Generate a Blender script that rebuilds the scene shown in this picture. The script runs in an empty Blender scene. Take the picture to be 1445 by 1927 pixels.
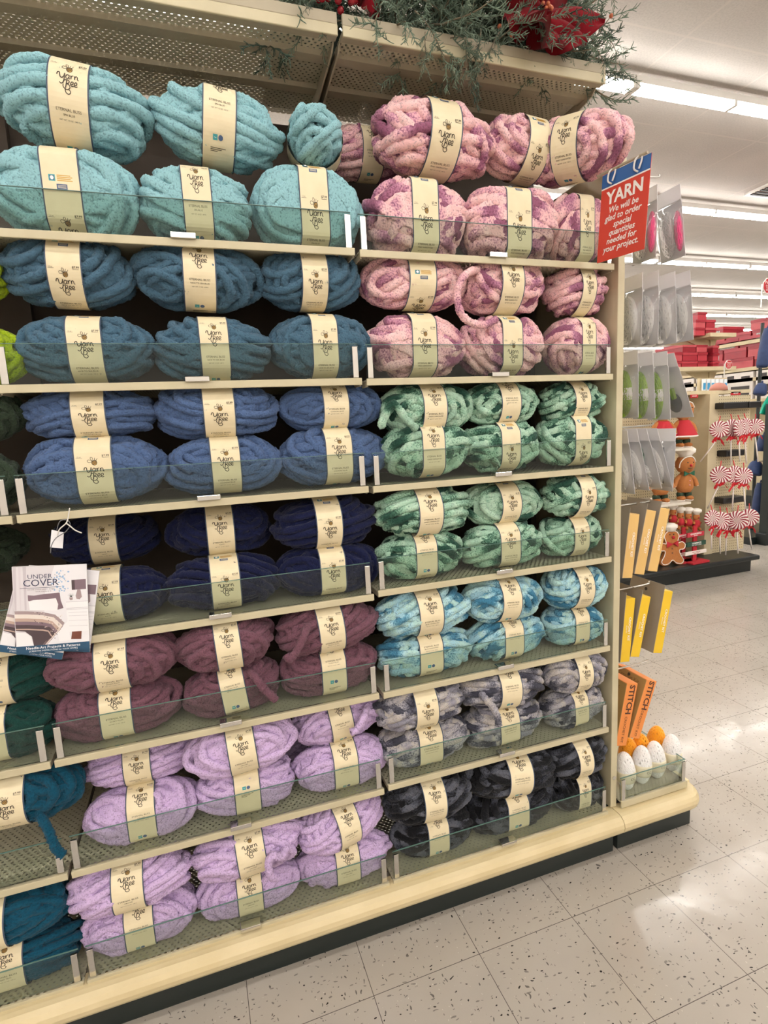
import bpy, math, random
import numpy as np
from mathutils import Matrix, Vector
C = bpy.context.scene.collection
R = math.radians
PI = math.pi
sc = bpy.context.scene

# ------------------------------------------------------------------ camera
F_PX = 1036.2
CAM = np.array([-0.40985, -1.32755, 1.43701])
def cam_axes(yaw=0.321752, pit=-0.151671, rol=-0.049622):
    cy, sy, cp, sp, cr, sr = math.cos(yaw), math.sin(yaw), math.cos(pit), math.sin(pit), math.cos(rol), math.sin(rol)
    fwd = np.array([sy*cp, cy*cp, sp]); right = np.array([cy, -sy, 0.]); up = np.cross(right, fwd)
    return right*cr + up*sr, -right*sr + up*cr, fwd
CR, CU, CF = cam_axes()
cam_d = bpy.data.cameras.new('camera'); cam = bpy.data.objects.new('camera', cam_d); C.objects.link(cam)
m = Matrix.Identity(4)
for i in range(3):
    m[i][0], m[i][1], m[i][2], m[i][3] = CR[i], CU[i], -CF[i], CAM[i]
cam.matrix_world = m
cam_d.sensor_fit = 'HORIZONTAL'; cam_d.sensor_width = 36.0; cam_d.lens = 36.0*F_PX/1445.0
cam_d.clip_start = 0.05; cam_d.clip_end = 200
sc.camera = cam
def at(u, v, **k):
    """where the sight line through photo pixel (u, v) meets the plane x=, y= or z="""
    d = CF + CR*(u-722.5)/F_PX - CU*(v-963.5)/F_PX
    (ax, val), = k.items(); i = 'xyz'.index(ax)
    return CAM + d*(val-CAM[i])/d[i]
def px_per_m(p):
    return F_PX/float((np.asarray(p)-CAM) @ CF)

# ------------------------------------------------------------------ world, exposure
w = bpy.data.worlds.new('world'); sc.world = w; w.use_nodes = True
w.node_tree.nodes['Background'].inputs[0].default_value = (1, 0.97, 0.93, 1)
w.node_tree.nodes['Background'].inputs[1].default_value = 0.3
sc.view_settings.view_transform = 'Standard'; sc.view_settings.look = 'None'
sc.view_settings.gamma = 1.0; sc.view_settings.use_curve_mapping = False
sc.view_settings.exposure = 0.0
TUBE_POWER = 33.0
sc.cycles.max_bounces = 8; sc.cycles.diffuse_bounces = 4; sc.cycles.transparent_max_bounces = 24
sc.cycles.caustics_reflective = False; sc.cycles.caustics_refractive = False
sc.cycles.sample_clamp_indirect = 6.0
sc.cycles.use_denoising = True

# ------------------------------------------------------------------ materials
def lin(c):
    if isinstance(c, str):
        c = c.lstrip('#'); c = [int(c[i:i+2], 16)/255 for i in (0, 2, 4)]
    return tuple((x/12.92 if x <= 0.04045 else ((x+0.055)/1.055)**2.4) for x in c) + (1,)
MATS = {}
def mat(name, col='#888888', rough=0.6, metal=0.0, spec=0.5, **kw):
    if name in MATS: return MATS[name]
    m = bpy.data.materials.new(name); m.use_nodes = True
    b = m.node_tree.nodes['Principled BSDF']
    b.inputs['Base Color'].default_value = lin(col); b.inputs['Roughness'].default_value = rough
    b.inputs['Metallic'].default_value = metal; b.inputs['Specular IOR Level'].default_value = spec
    for k, v in kw.items(): b.inputs[k.replace('_', ' ')].default_value = v
    MATS[name] = m; return m
def N(m, t, **kw):
    n = m.node_tree.nodes.new(t)
    for k, v in kw.items(): setattr(n, k, v)
    return n
def L(m, a, b): m.node_tree.links.new(a, b)
def bsdf(m): return m.node_tree.nodes['Principled BSDF']
def math_n(m, op, a, b=None, c=None):
    n = N(m, 'ShaderNodeMath', operation=op)
    for i, x in enumerate((a, b, c)):
        if x is None: continue
        if isinstance(x, (int, float)): n.inputs[i].default_value = x
        else: L(m, x, n.inputs[i])
    return n.outputs[0]
def noise(m, scale, detail=2, coord='Object', rough=0.5, vec=None):
    n = N(m, 'ShaderNodeTexNoise'); n.inputs['Scale'].default_value = scale
    n.inputs['Detail'].default_value = detail; n.inputs['Roughness'].default_value = rough
    if vec is None:
        vec = N(m, 'ShaderNodeTexCoord').outputs[coord]
    L(m, vec, n.inputs['Vector']); return n
def ramp(m, fac, stops, interp='LINEAR'):
    r = N(m, 'ShaderNodeValToRGB'); cr = r.color_ramp; cr.interpolation = interp
    while len(cr.elements) < len(stops): cr.elements.new(0.5)
    for e, (p, c) in zip(cr.elements, stops):
        e.position = p; e.color = lin(c) if not (isinstance(c, tuple) and len(c) == 4) else c
    L(m, fac, r.inputs[0]); return r.outputs[0]
def bump(m, h, strength=0.3, dist=0.01):
    b = N(m, 'ShaderNodeBump'); b.inputs['Strength'].default_value = strength; b.inputs['Distance'].default_value = dist
    L(m, h, b.inputs['Height']); L(m, b.outputs[0], bsdf(m).inputs['Normal'])
def mottled(name, c1, c2, scale, rough=0.6, bump_s=0.0, detail=3, **kw):
    if name in MATS: return MATS[name]
    m = mat(name, c1, rough, **kw); n = noise(m, scale, detail)
    L(m, ramp(m, n.outputs[0], [(0.3, c1), (0.7, c2)]), bsdf(m).inputs['Base Color'])
    if bump_s: bump(m, n.outputs[0], bump_s, 0.005)
    return m

def yarn_mat(name, cols, scale=7.0, interp='LINEAR'):
    m = mat(name, cols[0], 0.95, spec=0.15)
    b = bsdf(m); b.inputs['Sheen Weight'].default_value = 0.08; b.inputs['Sheen Roughness'].default_value = 0.6
    fine = noise(m, 270, 2)
    if len(cols) > 1:
        a = N(m, 'ShaderNodeAttribute', attribute_name='along')
        oi = N(m, 'ShaderNodeObjectInfo')
        wv = math_n(m, 'ADD', a.outputs['Fac'], math_n(m, 'MULTIPLY', oi.outputs['Random'], 37.0))
        n = N(m, 'ShaderNodeTexNoise', noise_dimensions='1D'); n.inputs['Scale'].default_value = scale
        n.inputs['Detail'].default_value = 1; L(m, wv, n.inputs['W'])
        fz = math_n(m, 'ADD', n.outputs[0], math_n(m, 'MULTIPLY', math_n(m, 'SUBTRACT', fine.outputs[0], 0.5), 0.22))
        k = len(cols)
        col = ramp(m, fz, [(0.34+0.30*i/(k-1), c) for i, c in enumerate(cols)], interp)
    else:
        col = ramp(m, fine.outputs[0], [(0.0, cols[0]), (1.0, cols[0])])
    mx = N(m, 'ShaderNodeMix', data_type='RGBA', blend_type='MULTIPLY'); mx.inputs[0].default_value = 1
    L(m, col, mx.inputs[6]); L(m, ramp(m, fine.outputs[0], [(0.32, (0.58, 0.58, 0.60, 1)), (0.47, (1, 1, 1, 1))]), mx.inputs[7])
    L(m, mx.outputs[2], b.inputs['Base Color'])
    bump(m, fine.outputs[0], 0.55, 0.006)
    return m

def holes(m, px, py, r, ax='xy'):
    """cut a staggered grid of round holes through material m"""
    tc = N(m, 'ShaderNodeTexCoord'); s = N(m, 'ShaderNodeSeparateXYZ'); L(m, tc.outputs['Object'], s.inputs[0])
    u = s.outputs['xyz'.index(ax[0])]; v = s.outputs['xyz'.index(ax[1])]
    def cell(off):
        a = math_n(m, 'MULTIPLY', math_n(m, 'SUBTRACT', math_n(m, 'FRACT', math_n(m, 'ADD', math_n(m, 'DIVIDE', u, px), off)), 0.5), px)
        b = math_n(m, 'MULTIPLY', math_n(m, 'SUBTRACT', math_n(m, 'FRACT', math_n(m, 'ADD', math_n(m, 'DIVIDE', v, py), off)), 0.5), py)
        return math_n(m, 'SQRT', math_n(m, 'ADD', math_n(m, 'MULTIPLY', a, a), math_n(m, 'MULTIPLY', b, b)))
    d = math_n(m, 'MINIMUM', cell(10.0), cell(10.5))
    L(m, math_n(m, 'GREATER_THAN', d, r), bsdf(m).inputs['Alpha'])

def clear_mat(name, tint='#f0f7f4', gloss=0.04, haze=0.05, rough=0.03, f=1.45):
    """thin clear plastic: see-through, fresnel reflection, a little haze"""
    m = bpy.data.materials.new(name); m.use_nodes = True; nt = m.node_tree
    nt.nodes.remove(nt.nodes['Principled BSDF']); out = nt.nodes['Material Output']
    t = N(m, 'ShaderNodeBsdfTransparent'); t.inputs[0].default_value = lin(tint)
    g = N(m, 'ShaderNodeBsdfGlossy'); g.inputs['Roughness'].default_value = rough
    d = N(m, 'ShaderNodeBsdfDiffuse'); d.inputs[0].default_value = (0.8, 0.82, 0.8, 1)
    m1 = N(m, 'ShaderNodeMixShader'); m1.inputs[0].default_value = haze; L(m, t.outputs[0], m1.inputs[1]); L(m, d.outputs[0], m1.inputs[2])
    fr = N(m, 'ShaderNodeFresnel'); fr.inputs[0].default_value = f
    ff = math_n(m, 'ADD', math_n(m, 'MULTIPLY', fr.outputs[0], 0.8), gloss)
    m2 = N(m, 'ShaderNodeMixShader'); L(m, ff, m2.inputs[0]); L(m, m1.outputs[0], m2.inputs[1]); L(m, g.outputs[0], m2.inputs[2])
    L(m, m2.outputs[0], out.inputs[0]); MATS[name] = m; return m

CREAM = mottled('cream_enamel', '#c4ba9c', '#bbb192', 14, 0.42)
CREAM_D = mottled('beige_enamel', '#a99e88', '#9f957f', 12, 0.5)
PERF = mottled('perforated_beige', '#c4bca3', '#bab299', 12, 0.5); holes(PERF, 0.0150, 0.0190, 0.0034)
BACKP = mottled('back_panel_brown', '#4a3f36', '#41372f', 10, 0.7)
CHROME = mat('chrome', '#d8d6d2', 0.12, 1.0)
STEEL = mat('steel_wire', '#c9c6c0', 0.28, 1.0)
FENCE = clear_mat('clear_acrylic', '#f8fcf9', 0.0, 0.010, 0.04, 1.22)
FENCE_EDGE = mat('acrylic_edge', '#5d7a72', 0.2)
POLY = clear_mat('poly_bag', '#fdfdfd', 0.03, 0.10, 0.12)
BUMPER = mottled('bumper_vinyl', '#dac9a0', '#cfbd92', 9, 0.35)
KICK = mat('kick_plate_green', '#18211f', 0.35)
PAPER = mottled('label_paper', '#e6d8b6', '#e0d1ad', 30, 0.55)
NAVYEDGE = mat('label_navy_edge', '#3d4a5e', 0.6)
INK = mat('label_ink', '#3d3224', 0.7)
GOLD = mat('label_gold', '#c59a45', 0.6)
LBLUE = mat('label_blue', '#44597c', 0.6)
LTEAL = mat('label_teal', '#3f9aa0', 0.6)
WHITE = mat('white_print', '#f4f1ec', 0.6)

# ------------------------------------------------------------------ mesh builder
_txt = {}
def text2d(s, size, shear=0.0, offset=0.0, space=1.0):
    key = (s, shear, offset, space)
    if key not in _txt:
        cu = bpy.data.curves.new('t', 'FONT'); cu.body = s; cu.align_x = 'CENTER'; cu.align_y = 'CENTER'
        cu.size = 1; cu.resolution_u = 2; cu.shear = shear; cu.offset = offset; cu.space_character = space; cu.fill_mode = 'FRONT'
        o = bpy.data.objects.new('t', cu); C.objects.link(o)
        dg = bpy.context.evaluated_depsgraph_get(); me = bpy.data.meshes.new_from_object(o.evaluated_get(dg))
        _txt[key] = ([(v.co.x, v.co.y) for v in me.vertices], [tuple(p.vertices) for p in me.polygons])
        bpy.data.objects.remove(o); bpy.data.curves.remove(cu); bpy.data.meshes.remove(me)
    vs, fs = _txt[key]
    return [(x*size, y*size) for x, y in vs], fs

def catmull(pts, n=6, closed=False):
    P = [np.array(p, float) for p in pts]; out = []
    k = len(P); rng = range(k if closed else k-1)
    for i in rng:
        if closed: a, b, c, d = P[i-1], P[i], P[(i+1) % k], P[(i+2) % k]
        else: a, b, c, d = P[max(i-1, 0)], P[i], P[i+1], P[min(i+2, k-1)]
        for j in range(n):
            t = j/n
            out.append(0.5*((2*b)+(-a+c)*t+(2*a-5*b+4*c-d)*t*t+(-a+3*b-3*c+d)*t**3))
    if not closed: out.append(P[-1])
    return out

class MB:
    def __init__(s): s.v = []; s.f = []; s.m = []
    def add(s, vs, fs, mi=0):
        b = len(s.v); s.v += [tuple(map(float, p)) for p in vs]; s.f += [tuple(b+i for i in f) for f in fs]; s.m += [mi]*len(fs); return s
    def box(s, lo, hi, mi=0, M=None):
        (a, b, c), (d, e, f) = lo, hi
        vs = [(a,b,c),(d,b,c),(d,e,c),(a,e,c),(a,b,f),(d,b,f),(d,e,f),(a,e,f)]
        if M is not None: vs = [tuple(M @ Vector(p)) for p in vs]
        return s.add(vs, [(0,3,2,1),(4,5,6,7),(0,1,5,4),(1,2,6,5),(2,3,7,6),(3,0,4,7)], mi)
    def prism(s, poly, axis, lo, hi, mi=0):
        """poly: 2d outline; extruded along axis ('x': poly=(y,z), 'y': (x,z), 'z': (x,y))"""
        def P(a, b, h): return {'x': (h, a, b), 'y': (a, h, b), 'z': (a, b, h)}[axis]
        n = len(poly); vs = [P(a, b, lo) for a, b in poly]+[P(a, b, hi) for a, b in poly]
        fs = [tuple(range(n))[::-1], tuple(range(n, 2*n))]+[(i, (i+1) % n, n+(i+1) % n, n+i) for i in range(n)]
        return s.add(vs, fs, mi)
    def tube(s, pts, r, n=8, mi=0, closed=False, cap=True):
        P = np.array(pts, float); k = len(P); rr = np.broadcast_to(np.array(r, float), (k,))
        T = np.roll(P, -1, 0)-np.roll(P, 1, 0)
        if not closed: T[0] = P[1]-P[0]; T[-1] = P[-1]-P[-2]
        T /= np.linalg.norm(T, axis=1, keepdims=True)+1e-12
        a = np.array([0, 0, 1.]) if abs(T[0][2]) < 0.9 else np.array([1., 0, 0]); vs = []
        nrm = np.cross(T[0], a); nrm /= np.linalg.norm(nrm)
        for i in range(k):
            nrm = nrm-T[i]*(nrm @ T[i]); nrm /= np.linalg.norm(nrm)+1e-12; b = np.cross(T[i], nrm)
            for j in range(n):
                q = 2*PI*j/n; vs.append(P[i]+rr[i]*(math.cos(q)*nrm+math.sin(q)*b))
        fs = []
        for i in range(k if closed else k-1):
            i2 = (i+1) % k
            for j in range(n): fs.append((i*n+j, i*n+(j+1) % n, i2*n+(j+1) % n, i2*n+j))
        if cap and not closed: fs += [tuple(range(n))[::-1], tuple((k-1)*n+j for j in range(n))]
        return s.add(vs, fs, mi)
    def lathe(s, prof, n=24, mi=0, axis='z', o=(0,0,0)):
        vs = []
        for r, h in prof:
            for j in range(n):
                q = 2*PI*j/n; a, b = r*math.cos(q), r*math.sin(q)
                p = {'z': (a, b, h), 'x': (h, a, b), 'y': (a, h, b)}[axis]; vs.append((p[0]+o[0], p[1]+o[1], p[2]+o[2]))
        fs = [(i*n+j, i*n+(j+1) % n, (i+1)*n+(j+1) % n, (i+1)*n+j) for i in range(len(prof)-1) for j in range(n)]
        fs += [tuple(range(n))[::-1], tuple((len(prof)-1)*n+j for j in range(n))]
        return s.add(vs, fs, mi)
    def ball(s, c, r, n=14, mi=0):
        r = (r, r, r) if isinstance(r, (int, float)) else r; vs = []; k = max(6, n//2+1)
        for i in range(k+1):
            t = PI*i/k
            for j in range(n):
                q = 2*PI*j/n; st = max(math.sin(t), 1e-3)
                vs.append((c[0]+r[0]*st*math.cos(q), c[1]+r[1]*st*math.sin(q), c[2]+r[2]*math.cos(t)))
        fs = [(i*n+j, (i+1)*n+j, (i+1)*n+(j+1) % n, i*n+(j+1) % n) for i in range(k) for j in range(n)]
        return s.add(vs, fs, mi)
    # ---- flat drawing in (u, v, h)
    def rect(s, u0, v0, u1, v1, h=0, mi=0): return s.add([(u0,v0,h),(u1,v0,h),(u1,v1,h),(u0,v1,h)], [(0,1,2,3)], mi)
    def poly(s, pts, h=0, mi=0): return s.add([(a, b, h) for a, b in pts], [tuple(range(len(pts)))], mi)
    def ell(s, u, v, a, b, h=0, mi=0, n=20): return s.poly([(u+a*math.cos(2*PI*i/n), v+b*math.sin(2*PI*i/n)) for i in range(n)], h, mi)
    def text(s, t, size, u, v, h=0, mi=0, rot=0.0, **kw):
        vs, fs = text2d(t, size, **kw); c, q = math.cos(rot), math.sin(rot)
        return s.add([(u+x*c-y*q, v+x*q+y*c, h) for x, y in vs], fs, mi)
    def stroke(s, pts, wd, h=0, mi=0, n=5, closed=False, raw=False):
        P = pts if raw else catmull(pts, n, closed); P = [np.array(p[:2], float) for p in P]
        if closed: P = P+[P[0]]
        vs = []; k = len(P)
        for i in range(k):
            t = P[min(i+1, k-1)]-P[max(i-1, 0)]; t /= np.linalg.norm(t)+1e-9
            nn = np.array([-t[1], t[0]])*wd/2; a, b = P[i]+nn, P[i]-nn; vs += [(a[0], a[1], h), (b[0], b[1], h)]
        return s.add(vs, [(2*i, 2*i+1, 2*i+3, 2*i+2) for i in range(k-1)], mi)
    def map(s, fn): s.v = [tuple(fn(p)) for p in s.v]; return s
    def mesh(s, name, mats, smooth=False):
        me = bpy.data.meshes.new(name); me.from_pydata(s.v, [], s.f)
        for q in (mats if isinstance(mats, (list, tuple)) else [mats]): me.materials.append(q)
        me.polygons.foreach_set('material_index', s.m)
        if smooth: me.polygons.foreach_set('use_smooth', [True]*len(s.f))
        me.update(); return me
    def build(s, name, mats, parent=None, smooth=False, world=False, bevel=0):
        """world: the coordinates are world ones and parent an unrotated Empty"""
        if world and parent is not None:
            l = parent.location; s.v = [(x-l[0], y-l[1], z-l[2]) for x, y, z in s.v]
        o = bpy.data.objects.new(name, s.mesh(name, mats, smooth)); C.objects.link(o)
        if parent is not None: o.parent = parent
        if bevel:
            b = o.modifiers.new('bevel', 'BEVEL'); b.width = bevel; b.segments = 2; b.limit_method = 'ANGLE'
        return o
def thing(name, label, cat, loc=(0,0,0), rot=(0,0,0), group=None):
    o = bpy.data.objects.new(name, None); C.objects.link(o); o.location = loc; o.rotation_euler = rot
    o.empty_display_size = 0.05; o['label'] = label; o['category'] = cat
    if group: o['group'] = group
    return o
def tag(o, label, cat, group=None):
    o['label'] = label; o['category'] = cat
    if group: o['group'] = group
    return o
def struct(o): o['kind'] = 'structure'; return o
def copy_tree(o, parent=None):
    c = o.copy(); C.objects.link(c); c.parent = parent
    if parent is not None: c.matrix_parent_inverse = o.matrix_parent_inverse
    for ch in list(o.children): copy_tree(ch, c)
    return c

# ------------------------------------------------------------------ the room
floor_m = mat('floor_tile', '#cfc6ba', 0.2, spec=0.5)
def floor_nodes(m):
    tc = N(m, 'ShaderNodeTexCoord'); mp = N(m, 'ShaderNodeMapping', vector_type='TEXTURE')
    mp.inputs['Location'].default_value = (-0.11068, -0.15318, 0); mp.inputs['Rotation'].default_value = (0, 0, 0.00701)
    L(m, tc.outputs['Object'], mp.inputs[0]); s = N(m, 'ShaderNodeSeparateXYZ'); L(m, mp.outputs[0], s.inputs[0])
    def edge(o):
        f = math_n(m, 'FRACT', math_n(m, 'ADD', math_n(m, 'DIVIDE', o, 0.3048), 200.0))
        return math_n(m, 'MINIMUM', f, math_n(m, 'SUBTRACT', 1.0, f))
    e = math_n(m, 'MINIMUM', edge(s.outputs[0]), edge(s.outputs[1]))
    line = math_n(m, 'LESS_THAN', e, 0.0028)
    base = noise(m, 3.0, 4, vec=mp.outputs[0]); c0 = ramp(m, base.outputs[0], [(0.3, '#aaa298'), (0.7, '#b3aba1')])
    # chips: stretched, randomly turned flecks
    col = c0
    for sc_, st, seed, thr, c in ((56, (1, 2.6, 1), 0, 0.15, '#807a74'), (56, (2.6, 1, 1), 7, 0.13, '#6b6661'), (70, (1.8, 1, 1), 3, 0.07, '#c9c2b8'), (52, (1.3, 2.2, 1), 5, 0.115, '#34312f')):
        mp2 = N(m, 'ShaderNodeMapping'); mp2.inputs['Scale'].default_value = st; mp2.inputs['Location'].default_value = (seed, seed*1.7, 0); mp2.inputs['Rotation'].default_value = (0, 0, seed*0.31+0.3)
        wob = noise(m, 22, 2, vec=mp.outputs[0]); vm = N(m, 'ShaderNodeVectorMath', operation='MULTIPLY_ADD')
        L(m, wob.outputs['Color'], vm.inputs[0]); vm.inputs[1].default_value = (0.03, 0.03, 0); L(m, mp.outputs[0], vm.inputs[2])
        L(m, vm.outputs[0], mp2.inputs[0])
        v = N(m, 'ShaderNodeTexVoronoi'); v.inputs['Scale'].default_value = sc_; L(m, mp2.outputs[0], v.inputs['Vector'])
        rnd = N(m, 'ShaderNodeSeparateColor'); L(m, v.outputs['Color'], rnd.inputs[0])
        keep = math_n(m, 'MULTIPLY', math_n(m, 'LESS_THAN', v.outputs['Distance'], math_n(m, 'MULTIPLY', rnd.outputs[0], thr*2.2)), math_n(m, 'GREATER_THAN', rnd.outputs[1], 0.62))
        mx = N(m, 'ShaderNodeMix', data_type='RGBA'); L(m, keep, mx.inputs[0]); L(m, col, mx.inputs[6]); mx.inputs[7].default_value = lin(c); col = mx.outputs[2]
    mx = N(m, 'ShaderNodeMix', data_type='RGBA'); L(m, line, mx.inputs[0]); L(m, col, mx.inputs[6]); mx.inputs[7].default_value = lin('#57504c')
    L(m, mx.outputs[2], bsdf(m).inputs['Base Color'])
    rn = noise(m, 5, 4, vec=mp.outputs[0]); L(m, ramp(m, rn.outputs[0], [(0.3, (0.10,)*3+(1,)), (0.7, (0.22,)*3+(1,))]), bsdf(m).inputs['Roughness'])
    bn = noise(m, 9, 2, vec=mp.outputs[0]); bump(m, bn.outputs[0], 0.06, 0.02)
floor_nodes(floor_m)
struct(MB().box((-9, -9, -0.05), (34, 26, 0)).build('floor', floor_m))
CEIL = 4.60
ceil_m = mat('ceiling_tile', '#d8d2cb', 0.8)
def ceil_nodes(m):
    tc = N(m, 'ShaderNodeTexCoord'); s = N(m, 'ShaderNodeSeparateXYZ'); L(m, tc.outputs['Object'], s.inputs[0])
    def edge(o, p, off, wd):
        f = math_n(m, 'FRACT', math_n(m, 'ADD', math_n(m, 'DIVIDE', math_n(m, 'SUBTRACT', o, off), p), 50.0))
        return math_n(m, 'LESS_THAN', math_n(m, 'MINIMUM', f, math_n(m, 'SUBTRACT', 1.0, f)), wd/p)
    ln = math_n(m, 'MAXIMUM', edge(s.outputs[0], 1.206, 3.873, 0.011), edge(s.outputs[1], 1.22, 2.756, 0.011))
    f = noise(m, 60, 3); b = noise(m, 1.3, 3)
    c = ramp(m, b.outputs[0], [(0.3, '#b0aaa4'), (0.7, '#b9b3ac')])
    mx = N(m, 'ShaderNodeMix', data_type='RGBA', blend_type='MULTIPLY'); mx.inputs[0].default_value = 1
    L(m, c, mx.inputs[6]); L(m, ramp(m, f.outputs[0], [(0.3, (0.88, 0.88, 0.88, 1)), (0.6, (1, 1, 1, 1))]), mx.inputs[7])
    m3 = N(m, 'ShaderNodeMix', data_type='RGBA'); L(m, ln, m3.inputs[0]); L(m, mx.outputs[2], m3.inputs[6]); m3.inputs[7].default_value = lin('#b9b2aa')
    L(m, m3.outputs[2], bsdf(m).inputs['Base Color'])
ceil_nodes(ceil_m)
struct(MB().box((-9, -9, CEIL), (34, 26, CEIL+0.05)).build('ceiling', ceil_m))
wall_m = mottled('wall_paint', '#e4dfd8', '#dcd6ce', 2, 0.8)
struct(MB().box((-9.1, -9, 0), (-9, 26, CEIL)).build('wall_left', wall_m))
struct(MB().box((34, -9, 0), (34.1, 26, CEIL)).build('wall_right', wall_m))
struct(MB().box((-9, 26, 0), (34, 26.1, CEIL)).build('wall_back', wall_m))
struct(MB().box((-9, -9.1, 0), (34, -9, CEIL)).build('wall_front', wall_m))

# ------------------------------------------------------------------ ceiling lights
tube_m = bpy.data.materials.new('fluorescent_tube'); tube_m.use_nodes = True
_n = tube_m.node_tree; _n.nodes.remove(_n.nodes['Principled BSDF']); _e = _n.nodes.new('ShaderNodeEmission')
_e.inputs[0].default_value = (1.0, 0.965, 0.92, 1); _e.inputs[1].default_value = TUBE_POWER; _n.links.new(_e.outputs[0], _n.nodes['Material Output'].inputs[0])
FIXT = mat('fixture_white', '#dedad4', 0.4)
LAMP_Z = 4.42
def fixture():
    t = thing('strip_light', '', 'ceiling light', (0, 0, LAMP_Z))
    MB().prism([(-0.055, 0.03), (0.055, 0.03), (0.045, 0.10), (-0.045, 0.10)], 'x', -1.21, 1.21).build('housing', FIXT, t)
    for k in (-1, 1):
        for h in (-0.605, 0.605):
            b = MB().tube([(h-0.575, k*0.045, 0), (h+0.575, k*0.045, 0)], 0.019, 8); b.build('tube', tube_m, t, smooth=True)
    for h in (-1.2, 0, 1.2):
        MB().box((h-0.018, -0.06, -0.02), (h+0.018, 0.06, 0.035)).build('lamp_holder', FIXT, t)
    return t
ROWY = [3.21+2.3*k for k in range(-5, 9)]
ORD = ['nearest', 'second', 'third', 'fourth', 'fifth', 'sixth', 'seventh', 'eighth', 'ninth', 'tenth']
_fx = None
for ri, y in enumerate(ROWY):
    x1 = 12 if y < 4 else 26
    xs = np.arange(3.744+1.20-2.44*5, x1, 2.44)
    for xi, x in enumerate(xs):
        if _fx is None: _fx = fixture(); o = _fx
        else: o = copy_tree(_fx)
        o.location = (x, y, LAMP_Z)
        o['label'] = 'bare twin tube fluorescent strip light in a long row across the white tiled ceiling'
        o['group'] = 'fluorescent ceiling strips'
# ceiling vent
v = at(1440, 352, z=CEIL)
t = thing('ceiling_vent', 'dark louvred air vent set in the white ceiling tiles', 'vent', (v[0]+0.35, v[1], CEIL-0.03))
MB().box((-0.45, -0.25, 0), (0.45, 0.25, 0.028)).build('frame', FIXT, t)
for k in range(6): MB().box((-0.40, -0.21+k*0.072, -0.012), (0.40, -0.17+k*0.072, 0.0)).build('louvre', mat('vent_dark', '#2c2b2a', 0.6), t)

# ------------------------------------------------------------------ the gondola
W = 0.7808
ROWS = 'ABCDEFG'
ZL = dict(zip(ROWS, (1.863, 1.561, 1.294, 1.010, 0.734, 0.452, 0.161)))
ZR = dict(zip(ROWS, (1.861, 1.559, 1.292, 1.017, 0.732, 0.458, 0.163)))
YO = dict(zip(ROWS, (0.004, 0.003, -0.004, -0.001, 0.0, 0.001, -0.002)))
BACK = 0.43
WORD = dict(zip(ROWS, ('top', 'second', 'third', 'fourth', 'fifth', 'sixth', 'bottom')))
def shelf(parent, x0, x1, z, y0):
    d = MB()
    d.box((x0, y0+0.004, z-0.004), (x1, BACK-0.012, z-0.001)).build('shelf', PERF, parent, world=True)
    sh = parent.children[-1] if False else [c for c in C.objects if c.parent == parent][-1]
    MB().box((x0, y0, z-0.017), (x1, y0+0.006, z)).build('price_strip', CREAM, sh, bevel=0.0015)
    for o in [c for c in C.objects if c.parent == sh]: pass
    return sh
BAYS = [('left', -2*W-0.02, -W-0.004, ZL), ('middle', -W+0.004, -0.006, ZL), ('right', 0.006, W-0.028, ZR)]
BLAB = {'left': 'cream metal shelving bay cut off by the left picture edge', 'middle': 'cream metal shelving bay holding the plain coloured yarns', 'right': 'cream metal shelving bay holding the variegated yarns'}
TOPZ = 2.345
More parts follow.
